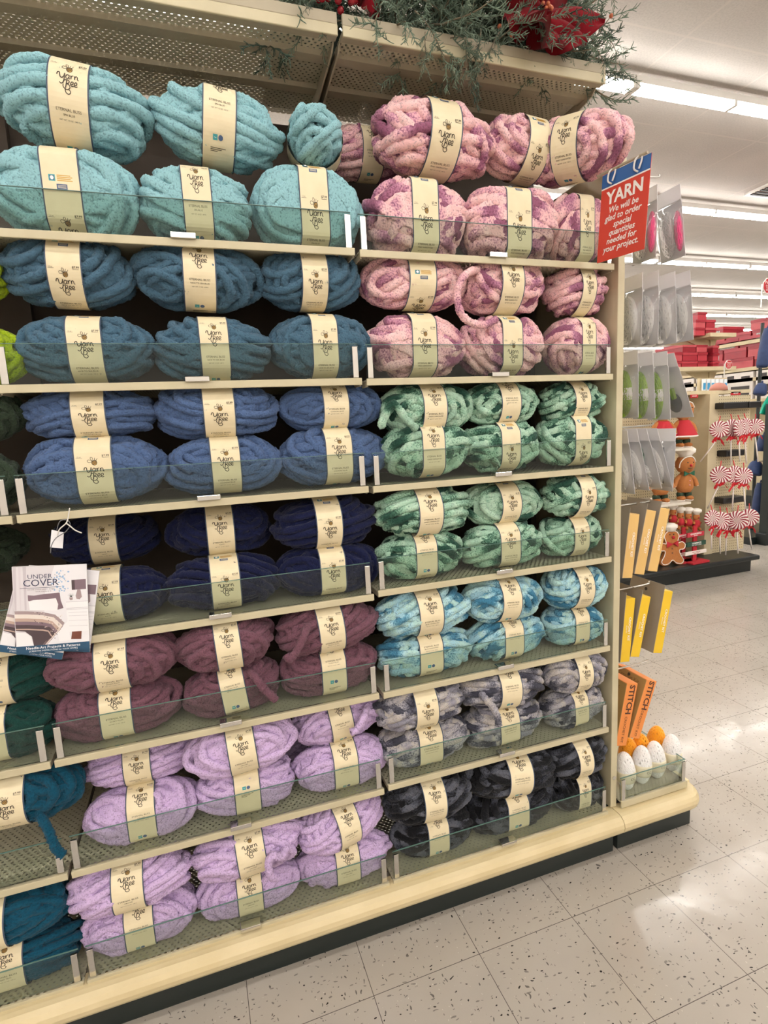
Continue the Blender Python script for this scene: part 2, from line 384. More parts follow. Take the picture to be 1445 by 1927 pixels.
for bn, x0, x1, Z in BAYS:
    bay = thing('shelving_bay', BLAB[bn], 'shelving', ((x0+x1)/2, 0.2, 0.0))
    lx, ly, lz = bay.location
    MB().box((x0-0.0039, BACK, 0.10), ((x1+0.0039) if bn != 'right' else W-0.003, BACK+0.02, 2.33)).build('back_panel', BACKP, bay, world=True)
    MB().box((x1-0.016, BACK-0.03, 0.10), (x1, BACK, 2.33)).build('upright', BACKP, bay, world=True)
    for r in ROWS:
        z, y0 = Z[r], YO[r]
        sh = MB().box((x0, y0+0.005, z-0.006), (x1, BACK-0.002, z-0.003)).build('shelf', PERF, bay, world=True)
        def sub(mb, name, mt, **kw):
            mb.v = [(a-lx, b-ly, c-lz) for a, b, c in mb.v]; return mb.build(name, mt, sh, **kw)
        sub(MB().box((x0, y0, z-0.017), (x1, y0+0.007, z)), 'price_strip', CREAM, bevel=0.0012)
        for k in ((x0+0.002), (x1-0.005)):   # folded side flange
            sub(MB().box((k, y0+0.007, z-0.020), (k+0.003, BACK-0.002, z-0.0065)), 'side_flange', CREAM_D)
        fh = 0.082
        f0 = sub(MB().box((x0+0.004, y0+0.010, z), (x1-0.004, y0+0.0128, z+fh)), 'clear_fence', FENCE)
        sub(MB().box((x0+0.004, y0+0.0098, z+fh), (x1-0.004, y0+0.0130, z+fh+0.0012)), 'fence_edge', FENCE_EDGE)
        for k in (x0+0.006, x1-0.020):
            sub(MB().box((k, y0+0.0045, z+0.001), (k+0.014, y0+0.0096, z+fh-0.006)), 'chrome_clip', CHROME, bevel=0.001)
        xm = (x0+x1)/2
        sub(MB().box((xm-0.026, y0-0.007, z-0.002), (xm+0.026, y0+0.018, z+0.010)), 'chrome_clip', CHROME, bevel=0.0015)
    # the canopy shelf on top
    yf, yb = 0.052, BACK
    ts = MB()
    for a, b in ((yf+0.022, 0.128), (0.164, 0.262), (0.296, yb-0.01)): ts.box((x0, a, TOPZ+0.010), (x1, b, TOPZ+0.012))
    cs = ts.build('canopy_shelf', PERF, bay, world=True)
    def csub(mb, name, mt, **kw):
        mb.v = [(a-lx, b-ly, c-lz) for a, b, c in mb.v]; return mb.build(name, mt, cs, **kw)
    for a, b in ((yf, yf+0.026), (0.126, 0.166), (0.260, 0.298)):
        csub(MB().prism([(a, TOPZ+0.012), (a+0.004, TOPZ), (b-0.004, TOPZ), (b, TOPZ+0.012)], 'x', x0, x1), 'rib', CREAM_D)
    csub(MB().box((x0, yf-0.006, TOPZ-0.004), (x1, yf, TOPZ+0.020)), 'front_lip', CREAM, bevel=0.002)
    csub(MB().box((x0, yf-0.004, TOPZ+0.0205), (x1, yf+0.004, TOPZ+0.046)), 'stop_rail', CREAM_D, bevel=0.002)
    for k in (x0, x1-0.004):
        csub(MB().prism([(yf+0.03, TOPZ+0.008), (yb, TOPZ+0.008), (yb, TOPZ-0.060), (yb-0.05, TOPZ-0.045), (yf+0.05, TOPZ-0.008)], 'x', k, k+0.004), 'bracket', CREAM_D)

# plinth: bumper rail and kick plate, with the seam to the end cap
XE = 1.10
pl = thing('gondola_plinth', 'cream bumper rail over a dark kick plate along the shelving foot', 'plinth', (-0.4, 0.0, 0.0))
def bump_prof(r=0.03, yc=-0.012):
    zc = 0.121
    pts = [(0.03, zc+0.032)]
    for i in range(9):
        a = PI/2+PI*i/8; pts.append((yc+0.030*math.cos(a), zc+0.032*math.sin(a)))
    pts.append((0.03, zc-0.032)); return pts
MB().prism(bump_prof(), 'x', -2*W-0.02, W+0.003).build('bumper_rail', BUMPER, pl, world=True, smooth=False)
MB().box((-2*W-0.02, 0.010, 0.0), (W+0.003, 0.030, 0.10)).build('kick_plate', KICK, pl, world=True)

# ------------------------------------------------------------------ yarn skeins
rng = np.random.default_rng(11)
SL, SR, RB = 0.128, 0.0660, 0.0722        # half length, strand path radius, band radius
def prof(x):
    t = np.clip(np.abs(x)/SL, 0, 1)
    return SR*np.sqrt(np.maximum(1-t**2.5, 0))*(1-0.15*np.exp(-(x/0.030)**2))
def loop_path(beta, phi, c, scale, seg, wob):
    n = np.array([math.sin(beta), math.cos(beta)*math.cos(phi), math.cos(beta)*math.sin(phi)])
    e1 = np.array([1., 0, 0]); e1 = e1-n*(e1 @ n); e1 /= np.linalg.norm(e1); e2 = np.cross(n, e1)
    s = np.linspace(0, 2*PI, seg, endpoint=False)
    # even out the spacing round the long loop
    s = s-0.28*np.sin(2*s)
    d = np.cos(s)[:, None]*e1+np.sin(s)[:, None]*e2
    lo = np.zeros(seg); hi = np.full(seg, 0.3)
    for _ in range(34):
        mid = (lo+hi)/2; p = c*n+mid[:, None]*d
        q = p/scale
        out = (np.abs(q[:, 0]) > SL) | (np.hypot(q[:, 1], q[:, 2]) > prof(q[:, 0]))
        hi = np.where(out, mid, hi); lo = np.where(out, lo, mid)
    return c*n+lo[:, None]*d
def tubes_np(paths, rad, ns, fuzz, closed=True):
    V, Fc, A = [], [], []; base = 0
    for P in paths:
        k = len(P); T = np.roll(P, -1, 0)-np.roll(P, 1, 0)
        if not closed: T[0] = P[1]-P[0]; T[-1] = P[-1]-P[-2]
        T /= np.linalg.norm(T, axis=1, keepdims=True)+1e-12
        cen = P.mean(0) if closed else P.mean(0)+np.array([0, 1e3, 0.0])
        out = P-cen; out -= T*np.sum(out*T, 1, keepdims=True); out /= np.linalg.norm(out, axis=1, keepdims=True)+1e-12
        b = np.cross(T, out); ang = np.linspace(0, 2*PI, ns, endpoint=False)
        r = rad*(1+0.07*np.sin(np.linspace(0, 2*PI*9, k)+rng.uniform(0, 6)))
        if not closed: r[:2] *= (0.45, 0.85); r[-2:] *= (0.85, 0.45)
        rr = r[:, None]*(1+rng.normal(0, fuzz, (k, ns)))
        v = P[:, None, :]+rr[..., None]*(np.cos(ang)[None, :, None]*out[:, None, :]+np.sin(ang)[None, :, None]*b[:, None, :])
        seglen = np.linalg.norm(np.diff(P, axis=0, append=P[:1] if closed else P[-1:]), axis=1)
        al = np.concatenate([[0], np.cumsum(seglen)[:-1]])+rng.uniform(0, 90)
        I = np.arange(k if closed else k-1); J = np.arange(ns); i2 = (I+1) % k; j2 = (J+1) % ns
        f = np.stack([I[:, None]*ns+J, I[:, None]*ns+j2, i2[:, None]*ns+j2, i2[:, None]*ns+J], -1).reshape(-1, 4)+base
        V.append(v.reshape(-1, 3)); A.append(np.repeat(al, ns)); Fc.append(f); base += k*ns
    return np.concatenate(V), np.concatenate(Fc), np.concatenate(A)
def np_mesh(name, V, Fq, A=None):
    me = bpy.data.meshes.new(name); me.vertices.add(len(V)); me.vertices.foreach_set('co', V.astype(np.float32).ravel())
    me.loops.add(Fq.size); me.loops.foreach_set('vertex_index', Fq.astype(np.int32).ravel())
    me.polygons.add(len(Fq)); me.polygons.foreach_set('loop_start', np.arange(0, Fq.size, 4, dtype=np.int32))
    me.polygons.foreach_set('use_smooth', np.ones(len(Fq), dtype=bool))
    if A is not None:
        at_ = me.attributes.new('along', 'FLOAT', 'POINT'); at_.data.foreach_set('value', A.astype(np.float32))
    me.update(calc_edges=True); me.validate(); return me
def winding_mesh(seed):
    global rng
    rng = np.random.default_rng(seed); paths = []; rad = 0.0104
    cfg = []
    ph0 = rng.uniform(0, PI)
    nb = 4
    for k in range(nb):
        phi = ph0+PI*k/nb+rng.normal(0, 0.12); beta = rng.uniform(0.16, 0.46)*(1 if (k+seed) % 2 else -1)
        cfg.append((phi, beta, 0.80+0.062*k))
    for phi, beta, sc_ in cfg:
        cs = np.arange(-3, 4)*0.0228+rng.uniform(-0.006, 0.006)
        for c in cs:
            if rng.uniform() < 0.12: continue
            P = loop_path(beta+rng.normal(0, 0.05), phi+rng.normal(0, 0.05), float(c), sc_+rng.normal(0, 0.012), 132, 0)
            ph = rng.uniform(0, 6.28, 3); k = np.linspace(0, 2*PI, len(P), endpoint=False)
            P = P*(1+0.022*np.sin(3*k+ph[0])+0.014*np.sin(7*k+ph[1]))[:, None]
            # stay inside the paper band
            P[:, 0] += 0.004*np.sin(2*k+ph[2])
            rr = np.hypot(P[:, 1], P[:, 2]); lim = np.where(np.abs(P[:, 0]) < 0.034, RB-rad*1.0-0.0012, 1.0)
            f = np.minimum(1, lim/np.maximum(rr, 1e-6)); P[:, 1] *= f; P[:, 2] *= f
            paths.append(P)
    V, Fq, A = tubes_np(paths, rad, 12, 0.085)
    # inner mass
    n, k = 28, 26; x = -SL*np.cos(np.linspace(0, PI, k))*0.86; rr = np.maximum(prof(x)*0.92, 1e-4); q = np.linspace(0, 2*PI, n, endpoint=False)
    v = np.stack([np.repeat(x, n), (rr[:, None]*np.cos(q)).ravel(), (rr[:, None]*np.sin(q)).ravel()], 1)
    I = np.arange(k-1); J = np.arange(n)
    f = np.stack([I[:, None]*n+J, I[:, None]*n+(J+1) % n, (I[:, None]+1)*n+(J+1) % n, (I[:, None]+1)*n+J], -1).reshape(-1, 4)+len(V)
    return np_mesh('winding', np.concatenate([V, v]), np.concatenate([Fq, f]), np.concatenate([A, np.repeat(x*0.5, n)]))
WIND = [winding_mesh(s) for s in range(1, 11)]

def logo(b, s, u, v, ink, gold, h):
    """the script lettering and the little bee, s wide, centred at u, v"""
    T = lambda pts: [(u+(x-0.47)*s, v+(y-0.42)*s) for x, y in pts]
    wd = 0.040*s
    S = lambda pts, k=1.0: b.stroke(T(pts), wd*k, h, ink, 4)
    S([(0.00,0.60),(0.03,0.72),(0.11,0.73),(0.13,0.60),(0.16,0.50),(0.24,0.50),(0.31,0.60),(0.34,0.74)], 1.2)
    S([(0.34,0.74),(0.33,0.52),(0.28,0.30),(0.19,0.22),(0.12,0.28)])
    S([(0.53,0.64),(0.46,0.69),(0.39,0.60),(0.41,0.50),(0.48,0.50),(0.53,0.60),(0.54,0.68),(0.53,0.53),(0.58,0.49)])
    S([(0.60,0.68),(0.62,0.50)], 1.2); S([(0.62,0.58),(0.66,0.67),(0.72,0.67)])
    S([(0.77,0.68),(0.77,0.50)], 1.2); S([(0.77,0.58),(0.83,0.68),(0.89,0.63),(0.89,0.53),(0.95,0.50)])
    S([(0.43,0.40),(0.41,0.22),(0.38,0.06)], 1.2)
    S([(0.28,0.26),(0.32,0.38),(0.44,0.43),(0.54,0.38),(0.51,0.29),(0.42,0.25),(0.53,0.22),(0.57,0.10),(0.47,0.01),(0.36,0.03),(0.28,0.10),(0.28,0.22)])
    S([(0.36,0.03),(0.40,-0.12),(0.52,-0.17),(0.60,-0.08),(0.54,0.02)])
    for q in (0.0, 0.16):
        S([(0.61+q,0.24),(0.70+q,0.28),(0.71+q,0.37),(0.64+q,0.37),(0.60+q,0.26),(0.65+q,0.18),(0.74+q,0.21)])
    cx, cy = 0.52, 0.98
    P0 = T([(cx, cy)])[0]
    b.ell(P0[0], P0[1], 0.125*s, 0.135*s, h*0.8, gold, 16)
    for q in (-0.09, -0.03, 0.03, 0.09):
        hw = math.sqrt(max(0.125**2-(q*0.9)**2, 0.001))
        b.stroke(T([(cx-hw, cy+q-0.02), (cx, cy+q+0.015), (cx+hw, cy+q+0.05)]), wd*0.9, h, ink, 3)
    b.stroke(T([(cx+0.125*math.cos(a), cy+0.135*math.sin(a)) for a in np.linspace(0, 2*PI, 12, endpoint=False)]), wd*0.6, h, ink, 2, closed=True)
    b.stroke(T([(0.42,1.05),(0.26,1.00),(0.20,1.10),(0.28,1.16),(0.42,1.07)]), wd*0.6, h, ink, 4)
    b.stroke(T([(0.44,1.07),(0.36,1.20),(0.37,1.30),(0.45,1.26),(0.46,1.09)]), wd*0.6, h, ink, 4)
    b.stroke(T([(0.53,1.10),(0.56,1.26)]), wd*0.6, h, ink, 2); b.stroke(T([(0.60,1.08),(0.68,1.22)]), wd*0.6, h, ink, 2)
def band_mesh(cname):
    b = MB(); hw = 0.0335; n = 64; e = 0.0024; circ = 2*PI*RB
    xs = [-hw, -hw+e, hw-e, hw]
    vs = []; fs = []; ms = []
    for i in range(n):
        a = circ*i/n
        for x in xs: vs.append((x, a-circ/2, 0))
    for i in range(n):
        for k in range(3):
            i2 = (i+1) % n; fs.append((i*4+k, i*4+k+1, i2*4+k+1, i2*4+k)); ms.append(1 if k != 1 else 0)
    b.v = vs; b.f = fs; b.m = ms
    H = 0.0004
    logo(b, 0.0365, 0.000, 0.000, 2, 3, H)
    b.text('$7.99', 0.0058, 0.022, 0.0345, H, 2, offset=0.02); b.rect(0.016, 0.0305, 0.028, 0.0311, H, 2)
    b.text('12 oz', 0.0034, -0.024, 0.0335, H, 2); b.rect(-0.029, 0.0310, -0.018, 0.0315, H, 2)
    b.text('ETERNAL BLISS', 0.0062, 0, -0.0445, H, 2); b.text(cname, 0.0045, 0, -0.0515, H, 2); b.text('NET WT. 12 OZ - 340 G', 0.0031, 0, -0.0590, H, 2)
    b.rect(-0.020, 0.090, -0.009, 0.100, H, 5); b.rect(-0.0185, 0.0915, -0.0105, 0.0985, 2*H, 4); b.ell(-0.0145, 0.095, 0.003, 0.003, 3*H, 6)
    for k in range(4): b.rect(-0.006, 0.0905+k*0.0026, 0.020-0.003*(k % 2), 0.0920+k*0.0026, H, 3)
    b.rect(-0.008, 0.078, 0.010, 0.086, H, 4)
    for k in range(3): b.rect(-0.006, 0.0800+k*0.0018, 0.008, 0.0806+k*0.0018, 2*H, 0)
    b.rect(-0.012, -0.112, -0.003, -0.102, H, 5); b.text('~', 0.008, -0.0075, -0.107, 2*H, 6); b.ell(0.003, -0.107, 0.0045, 0.005, H, 4)
    for k in range(3): b.rect(-0.016, -0.126-k*0.0032, 0.014-0.008*k, -0.1248-k*0.0032, H, 2)
    b.map(lambda p: (p[0], -(RB+p[2])*math.cos(p[1]/RB), (RB+p[2])*math.sin(p[1]/RB)))
    return b.mesh('paper_band', [PAPER, NAVYEDGE, INK, GOLD, LBLUE, LTEAL, WHITE], smooth=False)

COL = {
 'spa':   ('pale aqua', 'SPA BLUE', ['#8dbac2'], 'LINEAR'),
 'slate': ('slate blue', 'NICE TO SEA BLUE', ['#446378'], 'LINEAR'),
 'ctry':  ('denim blue', 'COUNTRY BLUE', ['#4b6188'], 'LINEAR'),
 'navy':  ('navy blue', 'NAVY', ['#0d1439'], 'LINEAR'),
 'plum':  ('dusky plum', 'DUSKY PLUM', ['#6e4a57'], 'LINEAR'),
 'lilac': ('lilac', 'ORCHID', ['#cab0d8'], 'LINEAR'),
 'pink':  ('mottled pink', 'PINK VARIEGATED', ['#8d566f', '#b07892', '#e8b4bb', '#f3cccb', '#ecbcbd'], 'LINEAR'),
 'green': ('mottled green', 'GREEN VARIEGATED', ['#21463a', '#446b59', '#92b9a1', '#b6d3bd', '#9dc0aa'], 'LINEAR'),
 'aqua':  ('mottled sea blue', 'BLUE VARIEGATED', ['#3a7390', '#6a9db3', '#a9cfd9', '#accdc4', '#96bfce'], 'LINEAR'),
 'grey':  ('mottled grey', 'GREY VARIEGATED', ['#3c3c48', '#62626e', '#a6a3aa', '#b9b1a9', '#8a8894'], 'LINEAR'),
 'black': ('black and grey', 'BLACK VARIEGATED', ['#0b0b0f', '#0f0f14', '#16171c', '#3e404a', '#565861'], 'LINEAR'),
 'lime':  ('lime green', 'CITRON', ['#9bb21c'], 'LINEAR'),
 'moss':  ('dark moss green', 'MOSS', ['#2e3b2c'], 'LINEAR'),
 'fir':   ('dark fir green', 'FIR', ['#0f3a34'], 'LINEAR'),
 'teal':  ('deep teal', 'DEEP TEAL', ['#07455c'], 'LINEAR'),
}
BAND = {}
def first_skein(ck):
    cw, cn, cols, it = COL[ck]
    return yarn_mat('yarn_'+ck, cols, 9.0, it), band_mesh(cn)
SK = {}
# bay, shelf, layer, place, colour, label x, left, right, top, bottom, height of the print (px, or degrees as ('a', deg)), extra yaw deg, extra tilt deg
T = [
 ('m','A','lower','left','spa',118,-5,270,265,430,405,0,0),('m','A','lower','middle','spa',370,262,474,300,445,325,0,0),('m','A','lower','right','spa',584,472,682,305,460,383,0,0),
 ('m','A','upper','left','spa',145,0,285,127,295,165,0,6),('m','A','upper','middle','spa',415,287,525,172,318,('a',75),0,6),('m','A','upper','right','spa',592,524,660,217,330,('a',40),80,0),
 ('m','B','lower','left','slate',166,40,298,583,712,640,0,0),('m','B','lower','middle','slate',402,293,508,585,708,622,0,0),('m','B','lower','right','slate',600,508,697,583,707,640,0,0),
 ('m','B','upper','left','slate',130,10,262,445,585,535,0,2),('m','B','upper','middle','slate',378,252,490,458,590,490,0,2),('m','B','upper','right','slate',580,490,680,470,590,535,0,0),
 ('m','C','lower','left','ctry',192,45,320,822,955,895,0,0),('m','C','lower','middle','ctry',426,313,530,822,935,875,0,0),('m','C','lower','right','ctry',632,527,722,808,920,855,0,0),
 ('m','C','upper','left','ctry',175,45,300,730,828,785,0,0),('m','C','upper','middle','ctry',414,290,523,715,832,785,0,0),('m','C','upper','right','ctry',626,527,715,722,812,745,0,0),
 ('m','D','lower','left','navy',206,90,325,1050,1187,1123,0,0),('m','D','lower','middle','navy',420,318,535,1035,1152,1108,0,0),('m','D','lower','right','navy',614,530,715,1015,1127,1085,0,0),
 ('m','D','upper','left','navy',198,88,315,955,1062,1005,0,0),('m','D','upper','middle','navy',410,312,522,940,1052,990,0,0),('m','D','upper','right','navy',606,520,708,928,1037,1000,0,0),
 ('m','E','lower','left','plum',222,110,350,1280,1402,1330,0,0),('m','E','lower','middle','plum',440,345,530,1240,1355,1268,0,-6),('m','E','lower','right','plum',620,530,712,1205,1315,('a',48),0,0),
 ('m','E','upper','left','plum',212,100,342,1180,1308,1252,0,0),('m','E','upper','middle','plum',424,343,527,1165,1285,1220,0,-3),('m','E','upper','right','plum',612,527,712,1130,1240,1190,0,-3),
 ('m','F','lower','left','lilac',275,165,378,1470,1610,1515,0,0),('m','F','lower','middle','lilac',462,372,562,1425,1557,('a',75),0,0),('m','F','lower','right','lilac',646,550,730,1368,1502,1418,0,0),
 ('m','F','upper','left','lilac',268,150,362,1375,1475,1440,0,0),('m','F','upper','middle','lilac',453,353,557,1348,1462,1410,0,-4),('m','F','upper','right','lilac',640,545,715,1300,1395,1335,0,-6),
 ('m','G','lower','left','lilac',272,160,382,1690,1825,1745,0,0),('m','G','lower','middle','lilac',475,372,562,1630,1757,1705,0,0),('m','G','lower','right','lilac',648,558,735,1560,1682,1630,0,0),
 ('m','G','upper','left','lilac',248,132,370,1598,1752,1680,0,0),('m','G','upper','middle','lilac',475,365,575,1540,1682,1620,0,-4),('m','G','upper','right','lilac',636,565,728,1495,1605,1550,12,-4),
 ('r','A','lower','left','pink',788,680,872,325,475,395,0,0),('r','A','lower','middle','pink',953,862,1043,337,478,405,0,0),('r','A','lower','right','pink',1085,1010,1148,352,492,405,0,0),
 ('r','A','upper','left','pink',818,700,920,188,345,262,0,3),('r','A','upper','middle','pink',990,905,1060,225,345,300,0,5),('r','A','upper','right','pink',1085,1025,1175,220,345,('a',30),-58,6),
 ('r','B','lower','left','pink',788,685,865,585,708,640,0,0),('r','B','lower','middle','pink',945,865,1012,590,705,660,0,0),('r','B','lower','right','pink',1095,1012,1160,596,705,630,0,0),
 ('r','B','upper','left','pink',785,672,868,478,588,575,0,0),('r','B','upper','middle','pink',945,850,1012,482,600,525,0,0),('r','B','upper','right','pink',1092,1005,1175,498,602,540,0,0),
 ('r','C','lower','left','green',801,715,880,798,908,835,0,0),('r','C','lower','middle','green',945,865,1005,795,895,865,0,0),('r','C','lower','right','green',1080,1000,1145,785,888,865,0,0),
 ('r','C','upper','left','green',805,712,883,718,822,750,0,0),('r','C','upper','middle','green',944,868,1010,715,805,('a',48),0,0),('r','C','upper','right','green',1080,1005,1145,714,800,745,0,0),
 ('r','D','lower','left','green',790,710,865,995,1100,('a',42),0,0),('r','D','lower','middle','green',945,865,1012,975,1078,1025,0,0),('r','D','lower','right','green',1078,1003,1140,955,1055,1015,0,0),
 ('r','D','upper','left','green',795,707,880,915,1018,955,0,0),('r','D','upper','middle','green',945,870,1012,902,990,950,0,0),('r','D','upper','right','green',1088,1013,1158,885,985,945,0,3),
 ('r','E','lower','left','aqua',800,710,883,1185,1292,1205,0,0),('r','E','lower','middle','aqua',950,880,1018,1155,1258,1180,0,0),('r','E','lower','right','aqua',1082,1008,1150,1125,1225,1150,0,0),
 ('r','E','upper','left','aqua',798,707,880,1100,1215,1150,0,0),('r','E','upper','middle','aqua',945,872,1008,1080,1188,1115,0,3),('r','E','upper','right','aqua',1090,1005,1165,1052,1162,1110,0,4),
 ('r','F','lower','left','grey',798,710,885,1345,1452,1392,0,0),('r','F','lower','middle','grey',942,870,1015,1320,1425,1365,0,-3),('r','F','lower','right','grey',1082,1008,1148,1295,1392,1335,0,-3),
 ('r','F','upper','left','grey',790,705,868,1272,1375,1345,0,0),('r','F','upper','middle','grey',945,865,1014,1262,1368,1290,0,3),('r','F','upper','right','grey',1085,1010,1155,1222,1325,1285,0,2),
 ('r','G','lower','left','black',818,732,885,1535,1640,1575,0,0),('r','G','lower','middle','black',960,880,1035,1490,1597,1525,0,0),('r','G','lower','right','black',1085,1025,1148,1440,1545,1510,0,0),
 ('r','G','upper','left','black',808,722,882,1452,1572,1515,0,2),('r','G','upper','middle','black',965,872,1042,1412,1532,1455,0,6),('r','G','upper','right','black',1085,1018,1150,1385,1485,1445,0,0),
 ('l','B','lower','right','lime',-60,-190,42,578,700,640,0,0),('l','B','upper','right','lime',-90,-220,14,450,580,520,0,0),
 ('l','C','lower','right','moss',-70,-190,48,835,962,890,0,0),('l','C','upper','right','moss',-70,-180,50,730,838,780,0,0),
 ('l','D','upper','right','moss',-60,-180,70,978,1085,1020,0,0),
 ('l','E','upper','right','fir',14,-110,112,1210,1330,1245,0,0),('l','E','lower','right','fir',-2,-120,120,1310,1440,1355,0,0),
 ('l','F','upper','right','teal',35,-105,180,1462,1645,1590,0,0),
 ('l','G','upper','right','teal',-18,-190,160,1640,1815,1720,0,0),('l','G','lower','right','teal',32,-120,175,1760,1900,1835,0,0),
]
BNAME = {'m': 'middle bay', 'r': 'right bay', 'l': 'left bay'}
made = {}
for idx, (bay, row, layer, place, ck, lx, x0, x1, y0, y1, ly, yaw, tilt) in enumerate(T):
    yo = YO[row]; Z = ZR if bay == 'r' else ZL
    yc = yo+(0.080 if layer == 'lower' else 0.084)
    if row in 'A' and layer == 'upper': yc += 0.03 if (bay, place) != ('r', 'right') else -0.045
    cx = (lx+(x0+x1)/2)/2; cy = (y0+y1)/2
    p = at(cx, cy, y=yc); s_px = px_per_m(p)
    wm = (at(x1, cy, y=yc)-at(x0, cy, y=yc))[0]; hm = (y1-y0)/s_px
    s = min(max(hm/0.158, 0.82), 1.28); sx = wm/0.262
    if abs(yaw) > 45: sx = s*0.95
    if row in 'ABC':
        if layer == 'lower': s *= 1.06; p[2] = Z[row]+0.0750*s
    else:                                      # seen from above: the height is known, the depth follows
        s = min(max(s, 0.86), 0.95)
        zz = Z[row]+0.0690*s+(0.125 if layer == 'upper' else 0)
        q = at(cx, cy, z=zz); yy = min(max(q[1], yo+(0.074 if layer == 'lower' else 0.058)), yo+0.20)
        p = at(cx, cy, y=yy); p[2] = zz
    if bay == 'r' and place == 'right':        # keep clear of the end panel
        lim = 0.128 if yaw else 0.134*sx; over = max(p[0]+lim-0.772, 0.0)
        if yaw: p[0] -= over*0.8
        else: p[0] -= 0.25*over; sx = max(min(sx, (0.772-p[0])/0.134), 0.72)
    root = thing('yarn_skein', '', 'yarn', tuple(p))
    horiz = math.hypot(p[0]-CAM[0], p[1]-CAM[1]); elev = math.atan2(CAM[2]-p[2], horiz)
    if isinstance(ly, tuple): a = R(ly[1])
    else: a = math.asin(max(-0.95, min(0.95, (cy-ly)/((y1-y0)*0.47))))
    roll = -(elev+a)
    Mx = Matrix.Rotation(R(yaw), 4, 'Z') @ Matrix.Rotation(R(tilt), 4, 'Y') @ Matrix.Rotation(roll, 4, 'X')
    root.rotation_euler = Mx.to_euler(); root.scale = (sx, s, s)
    cw = COL[ck][0]
    root['label'] = f"{cw} chenille yarn skein, {layer} {place} on the {WORD[row]} shelf of the {BNAME[bay]}"
    root['group'] = f"{cw} yarn skeins"
    if ck not in SK: SK[ck] = first_skein(ck)
    ym, bm = SK[ck]
    wd = WIND[(idx*7+3) % len(WIND)]
    o = bpy.data.objects.new('winding', wd)
    if not wd.materials: wd.materials.append(ym)
    C.objects.link(o); o.parent = root; o.material_slots[0].link = 'OBJECT'; o.material_slots[0].material = ym
    if (idx // 3) % 2: o.rotation_euler = (0, 0, PI)
    else: o.rotation_euler = ((idx*1.3) % 6.28, 0, 0)
    o = bpy.data.objects.new('paper_band', bm); C.objects.link(o); o.parent = root
    if layer == 'lower':                       # pressed flat against the clear fence and the deck
        M4 = np.array(Matrix.LocRotScale(root.location, root.rotation_euler, root.scale))
        for ob in root.children:
            me = ob.data.copy(); ob.data = me
            if ob.name.startswith('winding'): ob.material_slots[0].link = 'OBJECT'; ob.material_slots[0].material = ym
            ML = M4 @ np.array(Matrix.LocRotScale(ob.location, ob.rotation_euler, ob.scale)); MI = np.linalg.inv(ML)
            k = len(me.vertices); v = np.empty(k*3, np.float32); me.vertices.foreach_get('co', v); v = v.reshape(-1, 3)
            wv = v @ ML[:3, :3].T+ML[:3, 3]; eps = 0.0 if ob.name.startswith('winding') else -0.0008
            for ax, f, d in ((1, yo+0.0148+eps, 0.008), (2, Z[row]+0.0012+eps, 0.006)):
                t_ = wv[:, ax]-f; wv[:, ax] = f+np.where(t_ > d, t_, d*np.exp((np.minimum(t_, d)-d)/d))
            v = (wv-ML[:3, 3]) @ np.linalg.inv(ML[:3, :3]).T
            me.vertices.foreach_set('co', v.astype(np.float32).ravel()); me.update()
    made[(bay, row, layer, place)] = (root, ck)
def loose_end(key, pxs, yoff, r=0.0098):
    """a strand that has slipped out of its skein and hangs free"""
    root, ck = made[key]; yb = root.location[1]+yoff
    if pxs[0][0] == 'w': P = [np.array(q) for q in pxs[1:]]
    else: P = [at(u, v, y=yb+(dy[0] if dy else 0)) for u, v, *dy in pxs]
    P = np.array(catmull(P, 14)); V, Fq, A = tubes_np([P], r, 12, 0.10, closed=False)
    M = Matrix.LocRotScale(root.location, root.rotation_euler, root.scale).inverted()
    V = np.array([tuple(M @ Vector(v)) for v in V])
    o = bpy.data.objects.new('loose_end', np_mesh('loose_end', V, Fq, A)); C.objects.link(o); o.parent = root
    o.data.materials.append(SK[ck][0])
loose_end(('l','F','upper','right'), [(75,1535,0.02),(88,1555,0),(98,1580,-0.01),(108,1600,-0.015),(122,1610,-0.02)], -0.085)
loose_end(('m','F','upper','right'), [(690,1330,0.03),(684,1350,0.0),(672,1372,-0.005),(660,1378,-0.01)], -0.080)
loose_end(('r','F','upper','middle'), [(905,1305,0.03),(916,1318,0.0),(930,1335,-0.01),(936,1352,-0.012),(938,1366,-0.012)], -0.078)
loose_end(('m','E','upper','right'), [(580,1175,0.03),(572,1195,0.0),(560,1222,-0.005),(545,1240,-0.008),(538,1232,0.0)], -0.078)
loose_end(('m','G','upper','middle'), [(540,1595,0.02),(528,1612,-0.004),(514,1610,-0.012),(505,1625,-0.014),(510,1648,-0.012),(524,1652,0.0)], -0.078)
loose_end(('r','B','upper','middle'), [(905,505,0.03),(878,515,-0.01),(862,540,-0.012),(862,575,-0.012),(876,600,-0.012),(905,612,-0.012),(935,600,0.0)], -0.076)
loose_end(('r','C','upper','left'), [(735,770,0.03),(722,785,-0.004),(718,800,-0.006),(738,760,-0.014),(765,790,-0.014),(784,808,-0.004)], -0.072)
loose_end(('r','A','upper','left'), [(880,225,0.03),(897,240,0.0),(908,262,-0.004),(912,290,0.01),(900,320,0.03)], -0.070)
loose_end(('m','E','lower','middle'), [(470,1262,0.03),(486,1282,0.0),(500,1300,-0.004),(520,1318,0.0)], -0.076)
